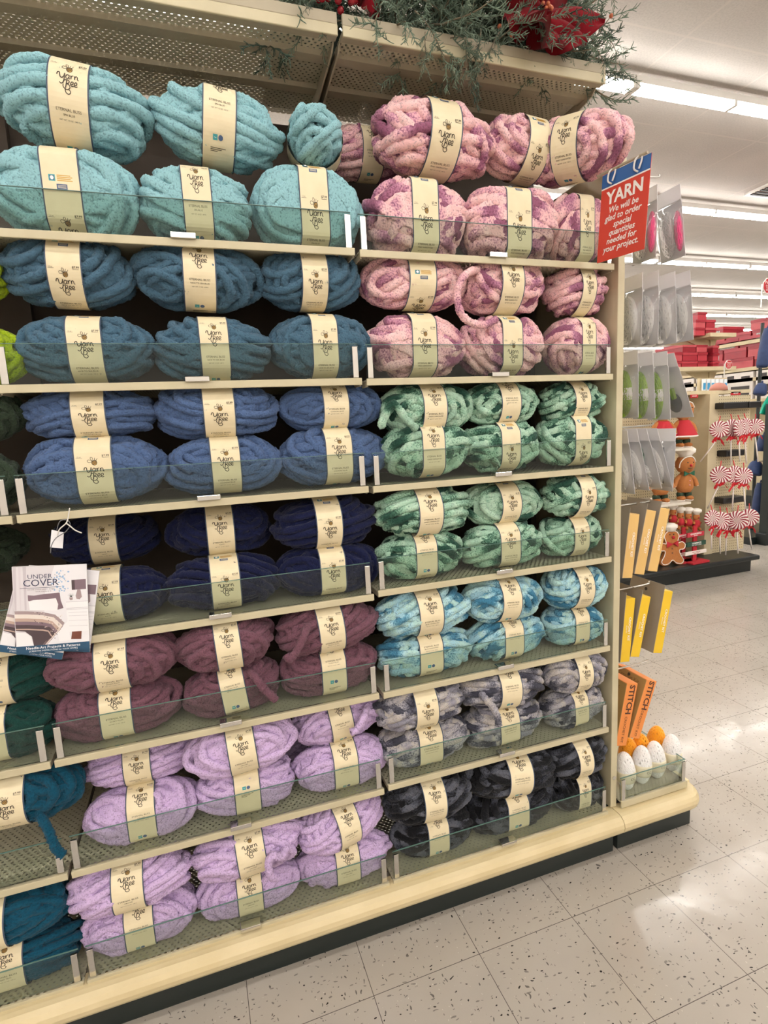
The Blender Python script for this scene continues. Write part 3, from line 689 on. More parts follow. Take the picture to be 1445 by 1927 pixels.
# skeins in the second rank that show in the gaps
def back_skein(ck, u, v, y, roll, s, label, yaw=0):
    p = at(u, v, y=y); root = thing('yarn_skein', label, 'yarn', tuple(p), (0, 0, 0), f'{COL[ck][0]} yarn skeins')
    root.rotation_euler = (Matrix.Rotation(R(yaw), 4, 'Z') @ Matrix.Rotation(R(roll), 4, 'X')).to_euler(); root.scale = (s, s, s)
    o = bpy.data.objects.new('winding', WIND[2]); C.objects.link(o); o.parent = root
    o.material_slots[0].link = 'OBJECT'; o.material_slots[0].material = SK[ck][0]
    o = bpy.data.objects.new('paper_band', SK[ck][1]); C.objects.link(o); o.parent = root
back_skein('pink', 690, 292, 0.26, -20, 0.95, 'mottled pink skein half hidden in the dark behind the pale aqua end-on skein')
back_skein('lilac', 590, 1395, 0.24, -30, 0.9, 'lilac skein in the second rank behind the sixth shelf of the middle bay')
back_skein('teal', -20, 1455, 0.16, -60, 0.9, 'deep teal skein with its band in shade behind the teal skein with the hanging strand')

# ------------------------------------------------------------------ end cap
XP = W-0.0025; XQ = W+0.0215; PY0 = 0.0176
ec = thing('endcap_unit', 'cream end panel with a low tray and pegs closing the shelving run', 'shelving end', (XQ, 0.3, 0))
MB().box((XP, PY0, 0.155), (XQ, 0.84, 2.15)).build('end_panel', CREAM, ec, world=True, bevel=0.002)
MB().box((XQ+0.001, 0.012, 0.0), (1.119, 0.84, 0.098)).build('kick_plate', KICK, ec, world=True)
bp = MB()
prof_b = bump_prof()
n = len(prof_b); path = [(W+0.005, 0.0), (XE-0.03, 0.0)]
bp.prism(prof_b, 'x', W+0.005, XE-0.025)
# rounded end sweep round the corner
arc = []
for i in range(7):
    a = -PI/2+PI/2*i/6; arc.append(a)
vs = []; fs = []
for a in arc:
    for (yy, zz) in prof_b:
        rr = 0.03-yy
        vs.append((XE-0.025+rr*math.cos(a)*0.9, 0.03+rr*math.sin(a), zz))
for i in range(len(arc)-1):
    for j in range(n-1): fs.append((i*n+j, i*n+j+1, (i+1)*n+j+1, (i+1)*n+j))
bp.add(vs, fs); bp.prism([(XE-0.03, 0.03), (XE+0.03, 0.03), (XE+0.03, 0.84), (XE-0.03, 0.84)], 'z', 0.089, 0.153)
bp.build('bumper_rail', BUMPER, ec, world=True)
TZ = 0.180; TX0, TX1, TY0 = XQ+0.006, 1.084, 0.0
tr = MB().box((TX0, TY0+0.006, TZ-0.006), (TX1, 0.80, TZ-0.002)).build('tray', PERF, ec, world=True)
def esub(mb, name, mt, par=tr, **kw):
    l = ec.location; mb.v = [(a-l[0], b-l[1], c-l[2]) for a, b, c in mb.v]; return mb.build(name, mt, par, **kw)
esub(MB().box((TX0, TY0, TZ-0.024), (TX1, TY0+0.007, TZ)), 'tray_lip', CREAM, bevel=0.0015)
esub(MB().box((TX1, TY0, TZ-0.024), (TX1+0.005, 0.80, TZ)), 'tray_lip', CREAM, bevel=0.0015)
FH = 0.078
esub(MB().box((TX0, TY0+0.008, TZ), (TX1-0.002, TY0+0.0108, TZ+FH)), 'clear_fence', FENCE)
esub(MB().box((TX0, TY0+0.0078, TZ+FH), (TX1, TY0+0.011, TZ+FH+0.0016)), 'fence_edge', FENCE_EDGE)
esub(MB().box((TX1-0.004, TY0+0.008, TZ), (TX1-0.0012, 0.80, TZ+FH)), 'clear_fence', FENCE)
esub(MB().box((TX1-0.0045, TY0+0.008, TZ+FH), (TX1-0.001, 0.80, TZ+FH+0.0016)), 'fence_edge', FENCE_EDGE)
for k in (TX0+0.002, TX1-0.018):
    esub(MB().box((k, TY0+0.002, TZ+0.001), (k+0.014, TY0+0.0075, TZ+FH-0.004)), 'chrome_clip', CHROME, bevel=0.001)
b = MB(); b.lathe([(0.001, -0.040), (0.007, -0.040), (0.005, -0.036)], 10, axis='y', o=(W+0.009, PY0+0.037, 0.262)); b.build('screw', CHROME, ec, world=True)

# hanging goods on the pegs
GREY = mottled('grey_card_back', '#dcd9db', '#d5d2d4', 6, 0.6)
GREYD = mottled('brown_grey_board', '#8f877d', '#867e75', 8, 0.7)
WYARN = mat('white_yarn', '#eeecea', 0.85, Sheen_Weight=0.3)
GYARN = mat('lime_yarn', '#8fb52e', 0.85, Sheen_Weight=0.3)
OYARN = mat('orange_yarn', '#f2a112', 0.8, Sheen_Weight=0.3)
MGREEN = mottled('speckled_green_yarn', '#2d5a49', '#9bb8a6', 160, 0.9)
PINKY = mat('pink_yarn', '#dd4f83', 0.8)
YB = {}
def thread_ball(b, c, a, h, loops, r, mi, seed=1, sx=1.0):
    """an egg of fine thread wound in crossing groups"""
    g = np.random.default_rng(seed); b.ball(c, (a*0.88*sx, a*0.88, h*0.90), 18, mi)
    for k in range(loops):
        grp = k % 5; phi = grp*PI/5+0.5*seed+g.normal(0, 0.05); inc = R(38)+0.25*math.sin(grp*2.3+seed)
        n = np.array([math.sin(phi)*math.cos(inc), math.cos(phi)*math.cos(inc), math.sin(inc)*(1 if grp % 2 else -1)])
        e1 = np.cross(n, (0.31, 0.2, 0.93)); e1 /= np.linalg.norm(e1); e2 = np.cross(n, e1)
        d = ((k//5)-loops/10+0.5)*1.7/(loops/5); rad = math.sqrt(max(1-d*d, 0.05))
        s = np.linspace(0, 2*PI, 28, endpoint=False)
        P = d*n+rad*(np.cos(s)[:, None]*e1+np.sin(s)[:, None]*e2)
        b.tube(P*np.array((a*sx, a, h))+np.array(c), r, 5, mi, closed=True)
    return b
def hang_bag(u, vt, vb, du, kind, label, group, lean=0.0, y0=0.06, wy=0.095):
    """a card-backed poly bag on a peg: u, vt = top right corner, vb bottom, du = how far the foot swings right in px"""
    top = at(u, vt, y=y0); bot = at(u+du, vb, y=y0); h = top[2]-bot[2]; tl = math.atan2(bot[0]-top[0], h)
    t = thing('hanging_bag', label, 'packaged craft kit', tuple(top), (0, -tl, 0), group)
    MB().box((0, 0, -0.22*h), (0.0012, wy, 0)).build('header_card', GREY, t)
    MB().box((0.002, 0, -h), (0.0030, wy, -0.22*h)).build('backing_card', GREY, t)
    b = MB(); xs = []
    # pillowed clear front
    nu, nv = 8, 10
    for i in range(nv+1):
        for j in range(nu+1):
            a, c = j/nu, i/nv
            xs.append((-0.001-0.030*(math.sin(PI*a)*math.sin(PI*c))**0.6*1.0+0.0015*math.sin(9*a+7*c), wy*a, -0.2*h-0.8*h*c))
    b.add(xs, [(i*(nu+1)+j, i*(nu+1)+j+1, (i+1)*(nu+1)+j+1, (i+1)*(nu+1)+j) for i in range(nv) for j in range(nu)])
    b.build('clear_bag', POLY, t, smooth=True)
    zc = -0.63*h
    if kind == 'white':
        thread_ball(MB(), (-0.006, wy*0.55, zc), 0.036, 0.34*h, 35, 0.0026, 0, seed=int(u) % 7, sx=0.5).build('yarn', WYARN, t, smooth=True)
        MB().tube(catmull([(-0.012, wy*0.25, -0.92*h), (-0.02, wy*0.3, -0.5*h), (-0.012, wy*0.45, -0.3*h)], 5), 0.002, 6).build('plastic_hook', WHITE, t, smooth=True)
    elif kind == 'lime':
        thread_ball(MB(), (-0.006, wy*0.58, zc), 0.031, 0.35*h, 35, 0.0024, 0, seed=int(u) % 7, sx=0.6).build('yarn', GYARN, t, smooth=True)
        MB().lathe([(0.0325, zc-0.09*h), (0.034, zc), (0.0325, zc+0.09*h)], 18).map(lambda p: (p[0]*0.6-0.006, p[1]+wy*0.58, p[2])).build('paper_band', WHITE, t, smooth=True)
    elif kind == 'speckled':
        thread_ball(MB(), (-0.006, wy*0.60, -0.42*h), 0.019, 0.16*h, 25, 0.0022, 0, seed=3).build('yarn', MGREEN, t, smooth=True)
        thread_ball(MB(), (-0.006, wy*0.5, -0.78*h), 0.018, 0.18*h, 25, 0.0018, 0, seed=4).build('white_yarn', WYARN, t, smooth=True)
    elif kind == 'pink':
        thread_ball(MB(), (-0.006, wy*0.55, zc), 0.023, 0.33*h, 30, 0.0018, 0, seed=5).build('white_yarn', WYARN, t, smooth=True)
        thread_ball(MB(), (-0.004, wy*0.14, zc), 0.010, 0.28*h, 20, 0.0018, 0, seed=6).build('pink_yarn', PINKY, t, smooth=True)
    elif kind == 'needle':
        MB().tube([(-0.008, wy*0.35, -0.88*h), (-0.008, wy*0.42, -0.3*h)], 0.0035, 8).build('needle', mat('needle_grey', '#55585f', 0.4), t)
        thread_ball(MB(), (-0.004, wy*0.62, -0.42*h), 0.015, 0.17*h, 20, 0.0018, 0, seed=2).build('yarn', WYARN, t, smooth=True)
    elif kind == 'black':
        MB().ball((-0.006, wy*0.52, -0.74*h), (0.014, 0.026, 0.16*h)).build('felt_piece', mat('black_felt', '#17181b', 0.9), t, smooth=True)
        MB().box((-0.022, wy*0.30, -0.66*h), (-0.012, wy*0.42, -0.5*h)).build('lime_strip', GYARN, t)
        MB().box((-0.016, wy*0.6, -0.80*h), (-0.008, wy*0.85, -0.62*h)).build('red_piece', mat('red_felt', '#b3252b', 0.9), t)
    return t
G2 = 'clear bags of white yarn on the second peg row'
for u, vt, vb, du, nm in ((1209, 512, 648, -4, 'innermost of four'), (1239, 508, 646, -2, 'second of four from the post'), (1270, 510, 645, 2, 'third of four from the post'), (1298, 508, 640, 6, 'outermost of four')):
    hang_bag(u, vt, vb, du, 'white', f'clear craft bag of white yarn, {nm} under the red sign', G2)
hang_bag(1237, 346, 484, -4, 'pink', 'clear craft bag of white and pink yarn half hidden behind the red sign', 'craft bags on the top peg')
hang_bag(1279, 346, 482, 10, 'pink', 'clear craft bag of white and pink yarn right of the red sign', 'craft bags on the top peg')
G3 = 'clear bags of lime yarn on the third peg row'
for u, vt, vb, du, nm in ((1200, 658, 786, 0, 'nearest the post'), (1228, 660, 788, 4, 'middle of three'), (1255, 660, 790, 6, 'outermost of three')):
    hang_bag(u, vt, vb, du, 'lime', f'clear craft bag of lime green yarn with white band, {nm}', G3)
hang_bag(1268, 664, 796, 40, 'black', 'grey backed craft bag with black and lime felt swinging outwards beside the lime yarn bags', G3)
G4 = 'tilted craft bags on the fourth peg row'
for u, vt, vb, du, kd, nm in ((1180, 810, 932, 14, 'white', 'with white yarn, closest to the post on the fourth row'), (1198, 808, 928, 24, 'white', 'with white yarn, second from the post on the fourth row'), (1216, 806, 926, 30, 'speckled', 'with speckled green yarn over white yarn'), (1236, 806, 924, 30, 'white', 'with white yarn just inside the bag with the needle'), (1272, 806, 925, -7, 'needle', 'with a grey needle, outermost on the fourth row')):
    hang_bag(u, vt, vb, du, kd, f'tilted clear craft bag {nm}', G4)

KITC = {'beige': mottled('kit_beige', '#dcb672', '#d6ae68', 9, 0.55), 'yellow': mottled('kit_yellow', '#e6bf28', '#dfb622', 9, 0.5), 'orange': mottled('kit_orange', '#e58f4a', '#dd8640', 9, 0.55)}
KBACK = mottled('kit_orange_back', '#a2834f', '#98794a', 8, 0.6)
def kit(tl, bl, sw, kind, label, group, wy=0.15):
    """boxed crochet kit on a peg: tl, bl = upper and lower left corners of the narrow side in px"""
    y0 = 0.065; a = at(*tl, y=y0); c = at(*bl, y=y0); h = math.hypot(a[0]-c[0], a[2]-c[2]); tilt = math.atan2(a[0]-c[0], a[2]-c[2])
    t = thing('crochet_kit', label, 'crochet kit', tuple(c), (0, tilt, 0), group)
    cm = KITC[kind]
    MB().box((0, 0, 0), (sw, wy, h)).build('box', cm, t, bevel=0.0012)
    bk = MB().box((-0.0018, -0.0005, 0 if kind != 'orange' else 0.0), (-0.0002, wy, h+(0.020 if kind != 'orange' else -0.002)))
    bk.build('back_card', GREYD if kind != 'orange' else KBACK, t)
    tx = MB()
    # the narrow side faces the aisle: u up the box, v across it
    if kind == 'orange':
        tx.text('STITCH', 0.031, -0.24*h, 0.001, 0, 0, offset=0.03); tx.text('CROCHET KIT', 0.0145, 0.24*h, -0.002, 0, 0)
    else:
        tx.text('CROCHET KIT', 0.0125, -0.005, 0.004, 0, 0, offset=0.02); tx.text('BEGINNER', 0.0055, -0.005, -0.007, 0, 0)
    tx.map(lambda p: (sw*0.52+p[1], -0.0006-p[2], h*0.5-p[0]))
    tx.build('side_lettering', mat('kit_ink', '#4a2a20', 0.6) if kind == 'orange' else WHITE, t)
    if kind == 'orange':
        t2 = MB(); t2.text('Crochet Kit', 0.020, 0, 0, 0, 0); t2.map(lambda p: (-0.0024, wy*0.5-p[0], h*0.90+p[1])); t2.build('back_lettering', mat('kit_ink2', '#7a5a30', 0.6), t)
    MB().tube([(-0.003, wy*0.5, h-0.012), (0.012, wy*0.5, h-0.012)], 0.006, 8).build('hang_hole', mat('hole_dark', '#3a342e', 0.9), t)
    return t
for tl, bl, nm in (((1185, 967), (1171, 1088), 'nearest the post'), ((1217, 959), (1194, 1080), 'middle of three'), ((1243, 955), (1219, 1074), 'outermost of three')):
    kit(tl, bl, 0.040, 'beige', f'beige boxed crochet kit hanging on the upper kit peg, {nm}', 'beige crochet kits')
for tl, bl, nm in (((1178, 1127), (1167, 1247), 'nearest the post'), ((1208, 1122), (1186, 1236), 'middle of three'), ((1250, 1112), (1229, 1229), 'outermost and apart')):
    kit(tl, bl, 0.038, 'yellow', f'yellow boxed crochet kit hanging on the lower kit peg, {nm}', 'yellow crochet kits')
for tl, bl, nm in (((1180, 1286), (1158, 1404), 'nearer the post'), ((1217, 1279), (1184, 1388), 'farther from the post')):
    kit(tl, bl, 0.046, 'orange', f'orange boxed crochet kit above the yarn balls, {nm}', 'orange crochet kits')
# pegs
for z in (at(1230, 335, y=0.11)[2], at(1240, 500, y=0.11)[2], at(1230, 652, y=0.11)[2], at(1220, 802, y=0.11)[2], at(1210, 945, y=0.13)[2], at(1215, 1098, y=0.13)[2], at(1200, 1245, y=0.13)[2]):
    b = MB(); b.tube(catmull([(XQ, 0.112, z), (XQ+0.12, 0.112, z+0.001), (XQ+0.20, 0.112, z+0.004), (XQ+0.207, 0.112, z+0.012)], 5), 0.0028, 8)
    b.build('peg_hook', STEEL, ec, world=True, smooth=True)

# thread balls in the tray
BANDC = mottled('ball_band', '#e6ddc3', '#ddd3b6', 20, 0.6)
def tray_ball(u, v, ypl, a, h, mt, label, group, lean, seed, band=True):
    p = at(u, v, y=ypl); z0 = TZ+0.0005
    t = thing('thread_ball', label, 'yarn ball', (p[0], ypl, z0), (lean[0], lean[1], 0), group)
    thread_ball(MB(), (0, 0, h), a, h, 35, 0.0033, 0, seed).build('winding', mt, t, smooth=True)
    if band:
        pr = []
        for i in range(7):
            q = 0.25+0.30*i/6; zz = 2*h*q; pr.append((a*math.sqrt(max(1-((zz-h)/h)**2, 0))*1.0+0.0046, zz))
        MB().lathe(pr, 26).build('paper_band', BANDC, t, smooth=True)
        tx = MB(); tx.text('CC', 0.011, 0, 0, 0, 0)
        tx.map(lambda q: ((a+0.0052)*math.sin(q[0]/a), -(a+0.0054)*math.cos(q[0]/a), h*0.80+q[1])); tx.build('lettering', INK, t)
for i, (u, v, yy, nm) in enumerate(((1180, 1450, 0.048, 'nearest the post'), (1207, 1446, 0.054, 'second from the post'), (1236, 1440, 0.058, 'third from the post'), (1264, 1425, 0.068, 'beside the tray corner'))):
    tray_ball(u, v, yy, 0.029, 0.064, WYARN, f'white thread ball with cream band standing in the glass tray, {nm}', 'white thread balls in the tray', (R(-4), R((-3, 4, -2, 3)[i])), i+1)
for i, (u, v, yy, nm) in enumerate(((1180, 1408, 0.118, 'nearest the post'), (1208, 1408, 0.122, 'below the orange kit corner'), (1232, 1390, 0.138, 'at the outer end of the row'))):
    tray_ball(u, v, yy, 0.030, 0.064, OYARN, f'orange thread ball behind the white ones, {nm}', 'orange thread balls in the tray', (0, R((3, -4, 5)[i])), i+5)

# the hanging sign
_tl, _bl = at(1130, 338, y=-0.03), at(1127, 490, y=-0.03); _d = float(((_tl+_bl)/2-CAM) @ CF)/1.10
def at_d(u, v, d): return CAM+(CF+CR*(u-722.5)/F_PX-CU*(v-963.5)/F_PX)*d
c4 = [_bl, at_d(1225, 468, _d), at_d(1213, 290, _d), _tl]
ctr = sum(c4)/4; Uv = (c4[1]+c4[2]-c4[0]-c4[3])/2; Vv = (c4[2]+c4[3]-c4[0]-c4[1])/2
sw_, sh_ = np.linalg.norm(Uv), np.linalg.norm(Vv); Uh = Uv/sw_; Vh = Vv-Uh*(Vv @ Uh); Vh /= np.linalg.norm(Vh)
Nh = np.cross(Uh, Vh)
sg = thing('hanging_sign', 'red and blue card sign reading YARN hung at the end of the shelving', 'sign', tuple(ctr))
S = lambda p: tuple(p[0]*Uh+p[1]*Vh+p[2]*Nh)
k = sh_/1.72
b = MB(); b.box((-sw_/2, -sh_/2, -0.0012), (sw_/2, sh_/2, 0)); 
b.rect(-sw_/2, sh_/2-0.155*sh_, sw_/2, sh_/2, 0.0003, 1); b.rect(-sw_/2, sh_/2-0.172*sh_, sw_/2, sh_/2-0.155*sh_, 0.0004, 2)
b.map(S).build('card', [mat('sign_red', '#c8402f', 0.5), mat('sign_blue', '#2f5f9b', 0.5), WHITE], sg)
b = MB(); b.text('YARN', 0.200*sh_, 0.01*sh_, 0.205*sh_, 0.0006, 0, offset=0.03)
for i, ln in enumerate(('We will be', 'glad to order', 'special', 'quantities', 'needed for', 'your project.')):
    b.text(ln, 0.098*sh_, 0.0, (0.068-0.088*i)*sh_, 0.0006, 0, shear=0.22, offset=0.018)
b.map(S).build('lettering', WHITE, sg)
for uu in (-0.27, 0.27):
    b = MB(); b.tube(catmull([(uu*sw_, 0.36*sh_, 0.002), (uu*sw_-0.008, 0.40*sh_, 0.008), (uu*sw_-0.006, 0.50*sh_, 0.006), (uu*sw_+0.004, 0.53*sh_, -0.002), (uu*sw_+0.010, 0.46*sh_, 0.004), (uu*sw_+0.006, 0.38*sh_, 0.007)], 5), 0.0022, 7)
    b.map(S).build('ring', mat('ring_white', '#e4e0da', 0.4), sg, smooth=True)
b = MB(); e0 = ctr+Uh*(-0.62*sw_)+Vh*(0.525*sh_); e1 = ctr+Uh*(0.42*sw_)+Vh*(0.525*sh_)
b.tube([e0, e1], 0.0035, 8); b.build('hanging_rod', CREAM_D, ec, world=True)

# ------------------------------------------------------------------ pattern booklets on the left
ART = {k: mat('art_'+k, c, 0.45) for k, c in dict(wall='#dcd7dc', curtain='#c9c1c8', curtain2='#d6cfd5', light='#e9e7ec', navy='#2c3150', blue='#8fb4d8', brown='#7a6670', taupe='#a08d90', dark='#4b3d42', cream='#e4d9d2', knit='#b89f93', white='#f1eff2', band='#1f4a68', wood='#6e3d30', green='#3d4a44', grey='#c3c0c8').items()}
AK = list(ART); AM = [ART[k] for k in AK]; ai = {k: i for i, k in enumerate(AK)}
def booklet_art(b):
    q = lambda X, Y: ((X-180)/925, (1750-Y)/925)
    def P(col, pts, h): b.poly([q(*p) for p in pts], h, ai[col])
    h = 0.0004
    b.rect(0, 0, 1, 1.37, h, ai['wall'])
    P('light', [(520, 1750), (1105, 1750), (1105, 485), (700, 485), (560, 900)], 1.2*h)
    for k, (x0, x1, c) in enumerate(((190, 230, 'curtain'), (255, 285, 'curtain2'), (310, 352, 'curtain'))): P(c, [(x0, 485), (x1, 485), (x1-20, 1110), (x0, 1110)], 1.4*h)
    g = random.Random(4)
    for k in range(60): X, Y = g.gauss(760, 50), g.uniform(560, 860); u, v = q(X, Y); b.ell(u, v, g.uniform(.006, .016), g.uniform(.006, .014), 1.6*h+k*2e-6, ai[g.choice(('blue', 'grey', 'blue'))], 7)
    # lamp, plant, nightstand
    P('wood', [(885, 1470), (1010, 1470), (1000, 1590), (870, 1580)], 1.8*h); P('white', [(820, 1020), (1105, 1020), (1105, 1470), (840, 1470)], 2*h)
    for yy in (1022, 1115, 1135): P('grey', [(825, yy), (1105, yy), (1105, yy+7), (825, yy+7)], 2.4*h)
    for yy in (1180, 1230, 1300, 1380): P('grey', [(850, yy), (1090, yy+8), (1090, yy+12), (850, yy+4)], 2.4*h)
    P('taupe', [(975, 850), (1015, 850), (1030, 960), (1000, 995), (960, 985), (950, 940)], 2.6*h)
    P('brown', [(905, 705), (1088, 700), (1088, 848), (905, 850)], 2.8*h); P('dark', [(905, 705), (945, 704), (945, 850), (905, 850)], 3*h)
    P('taupe', [(868, 960), (915, 960), (908, 1000), (875, 1000)], 2.6*h)
    for k in range(7):
        a = R(25+k*21); P('green', [(888, 955), (896, 955), (892+60*math.cos(a), 950-60*math.sin(a))], 2.8*h)
    # pillows and throw
    P('brown', [(355, 895), (430, 905), (560, 890), (750, 880), (760, 1000), (790, 1110), (720, 1130), (355, 975)], 2*h)
    P('white', [(360, 985), (420, 970), (600, 965), (700, 960), (725, 1050), (710, 1140), (560, 1130), (370, 1110)], 2.4*h)
    bands = [('taupe', 0), ('cream', 45), ('knit', 105), ('brown', 150), ('dark', 200), ('knit', 255), ('dark', 275)]
    for k, (c, o) in enumerate(bands):
        top = [(185, 1115+o), (330, 1125+o), (520, 1150+o), (680-o*0.35, 1200+o*0.9), (795-o*0.62, 1330+o*0.75)]
        bot = [(760-o*0.75, 1400+o*0.65), (560-o*0.2, 1640), (400, 1640), (380, 1500), (300, 1420), (190, 1400)]
        P(c, top+bot, (2.6+k*0.3)*h)
    for k in range(110):
        X, Y = g.uniform(330, 770), g.uniform(1150, 1560)
        if Y-1130 < (X-330)*1.6 and (Y-1100) > (X-330)*0.25 and X+Y*0.5 < 1480: u, v = q(X, Y); b.ell(u, v, .008, .006, 5.2*h, ai[g.choice(('dark', 'cream', 'knit', 'taupe'))], 6)
    P('white', [(190, 1425), (300, 1440), (370, 1490), (400, 1650), (190, 1660)], 5.5*h)
    P('white', [(700, 1470), (840, 1300), (860, 1590), (720, 1600)], 4.6*h)
    b.rect(0, 0, 1, 0.125, 6*h, ai['band'])
    b.text('UNDER', 0.098, 0.36, 1.205, 6*h, ai['navy'], offset=-0.004, space=1.02); b.text('COVER', 0.150, 0.37, 1.105, 6*h, ai['navy'], space=0.98)
    b.rect(0.09, 1.03, 0.64, 1.036, 6*h, ai['navy']); b.text('knit and crochet pattern designs', 0.028, 0.37, 1.008, 6*h, ai['brown']); b.text('worth cozying up to', 0.026, 0.40, 0.975, 6*h, ai['brown'])
    b.text('Needle-Art Projects & Patterns', 0.058, 0.50, 0.085, 7*h, ai['white'], offset=0.012); b.text('[CREATIVE INSPIRATIONS for YOUR HOME]', 0.034, 0.50, 0.035, 7*h, ai['white'])
def booklet(tl, tr, br, bl, y, label):
    c = [at(*p, y=y) for p in (bl, br, tr, tl)]; U = (c[1]+c[2]-c[0]-c[3])/2; wd = np.linalg.norm(U); U = U/wd
    V = np.array([-U[2], 0, U[0]]); o = (c[0]+c[1])/2-U*wd/2
    t = thing('pattern_booklet', label, 'pattern booklet', tuple(o), (0, 0, 0), 'needle-art pattern booklets')
    ht = 1.37*wd
    b = MB(); b.box((0, 0, -0.004), (wd, ht, 0)); b.map(lambda p: tuple(p[0]*U+p[1]*V+np.array((0, -p[2], 0)))).build('pages', mat('paper_white', '#e2dfe2', 0.7), t)
    b = MB(); booklet_art(b); b.map(lambda p: tuple(p[0]*wd*U+p[1]*wd*V+np.array((0, -p[2]*wd*1.2-0.0001, 0)))).build('cover', AM, t)
    return o+U*wd*0.515+V*ht*0.955, t
hole, t1 = booklet((24, 1034), (163, 1027), (170, 1222), (30, 1231), -0.016, 'front pattern leaflet with a bedroom cover hanging over the navy yarn')
_, t2 = booklet((33, 1026), (150, 1040), (118, 1245), (-6, 1222), -0.009, 'pattern leaflet slanting out to the left behind the front one')
_, t3 = booklet((40, 1032), (170, 1042), (171, 1228), (34, 1222), -0.0035, 'hindmost pattern leaflet showing only a thin strip on the right')
tg = thing('hang_tag', 'small white tag and looped cord tying the leaflets to the shelf edge', 'tag', tuple(at(112, 1010, y=-0.010)))
l = np.array(tg.location); TG = lambda pts: [at(u, v, y=yy) for u, v, yy in pts]
q4 = TG([(97, 997, -0.006), (120, 1002, -0.006), (118, 1032, -0.006), (94, 1030, -0.006)])
b = MB(); b.add(q4+[p+np.array((0, 0.001, 0)) for p in q4], [(0,1,2,3),(7,6,5,4),(0,4,5,1),(1,5,6,2),(2,6,7,3),(3,7,4,0)]); b.build('tag_card', ART['white'], tg, world=True)
b = MB(); b.tube(catmull(TG([(131, 956, -0.012), (128, 975, -0.014), (124, 985, -0.016), (112, 996, -0.014), (108, 1008, -0.012)]), 6), 0.0013, 6)
b.tube(catmull(TG([(124, 984, -0.016), (132, 990, -0.018), (142, 998, -0.020), (154, 1003, -0.022)]), 6), 0.0013, 6); b.build('cord', mat('cord_white', '#dcd8d2', 0.6), tg, world=True, smooth=True)
b = MB(); b.tube(catmull(TG([(107, 998, -0.013), (112, 982, -0.014), (124, 978, -0.014), (132, 986, -0.014), (124, 1000, -0.014), (106, 1012, -0.020), (97, 1026, -0.026), (95, 1041, -0.026)]), 6), 0.0011, 6); b.build('wire_loop', mat('wire_grey', '#77787c', 0.4, 0.6), tg, world=True, smooth=True)

# ------------------------------------------------------------------ greenery on the canopy
JUN = mottled('juniper_green', '#56685a', '#72836f', 40, 0.8); JUND = mottled('juniper_dark', '#34453b', '#4a5b4c', 40, 0.85)
STEM = mat('twig_brown', '#6d6350', 0.8); VELV = mat('red_velvet', '#700a16', 0.9, spec=0.1, Sheen_Weight=0.15); BERRY = mat('berry_red', '#8c1420', 0.25); COPPER = mat('copper_bud', '#b5603f', 0.35)
def spray_mesh(seed, mt):
    g = random.Random(seed); b = MB(); Ln = 0.16
    def twig(o, d, ln, r, lvl):
        P = [o]; dd = d.normalized()
        for i in range(5):
            dd = (dd+Vector((g.gauss(0, .10), g.gauss(0, .10), g.gauss(-.06, .08)))).normalized(); P.append(P[-1]+dd*ln/5)
        b.tube([tuple(p) for p in P], [r, r*.9, r*.8, r*.7, r*.6, r*.4], 4 if lvl else 5, 1 if lvl == 0 else 0)
        if lvl < 2:
            for i in range(1, 6):
                for s in ((-1, 1) if lvl == 0 else (-1, 1, -1)):
                    side = dd.cross(Vector((g.gauss(0, 1), g.gauss(0, 1), g.gauss(0, 1)))).normalized()
                    twig(P[i]-(P[i]-P[i-1])*g.random(), dd*0.8+side*0.75*s, ln*(0.42 if lvl == 0 else 0.24)*g.uniform(.7, 1.15), 0.0013 if lvl == 0 else 0.0012, lvl+1)
    twig(Vector((0, 0, 0)), Vector((1, 0, 0)), Ln, 0.0022, 0)
    return b.mesh('spray', [mt, STEM], smooth=True)
SPR = [spray_mesh(s, JUN if s % 3 else JUND) for s in range(6)]
CY0 = 0.050
def garland(xs0, xs1, nspray, label, seed, base):
    g = random.Random(seed)
    t = thing('juniper_garland', label, 'greenery', ((xs0+xs1)/2, 0.2, TOPZ+0.012))
    if base: MB().box((xs0, 0.15, TOPZ+0.013), (xs1, 0.40, TOPZ+0.075)).build('base', mat('light_block', '#26322b', 0.9), t, world=True)  # unseen box added to stop ceiling light shining through the canopy holes
    for k in range(nspray):
        o = bpy.data.objects.new('spray', SPR[g.randrange(6)]); C.objects.link(o); o.parent = t
        x = g.uniform(xs0, xs1); y = g.uniform(CY0+0.02, 0.30); z = g.uniform(0.05, 0.22)
        o.location = (x-t.location[0], y-0.2, z)
        az = g.gauss(-PI/2, 0.8); el = g.gauss(0.0, 0.5) if y < 0.2 else g.gauss(0.4, 0.5)
        if x > xs1-0.12 and xs1 > 0.5: az = g.gauss(-0.5, 0.8)
        o.rotation_euler = (Matrix.Rotation(az, 4, 'Z') @ Matrix.Rotation(-el, 4, 'Y') @ Matrix.Rotation(g.uniform(0, 6.28), 4, 'X')).to_euler()
        s = g.uniform(0.8, 1.25); o.scale = (s, s, s)
    return t
gt = garland(0.17, 0.72, 190, 'grey green juniper garland spilling over the canopy edge around the red flower', 3, True)
gt2 = garland(-0.14, 0.14, 46, 'sparse dark juniper sprigs by the red berries on the canopy', 8, True)
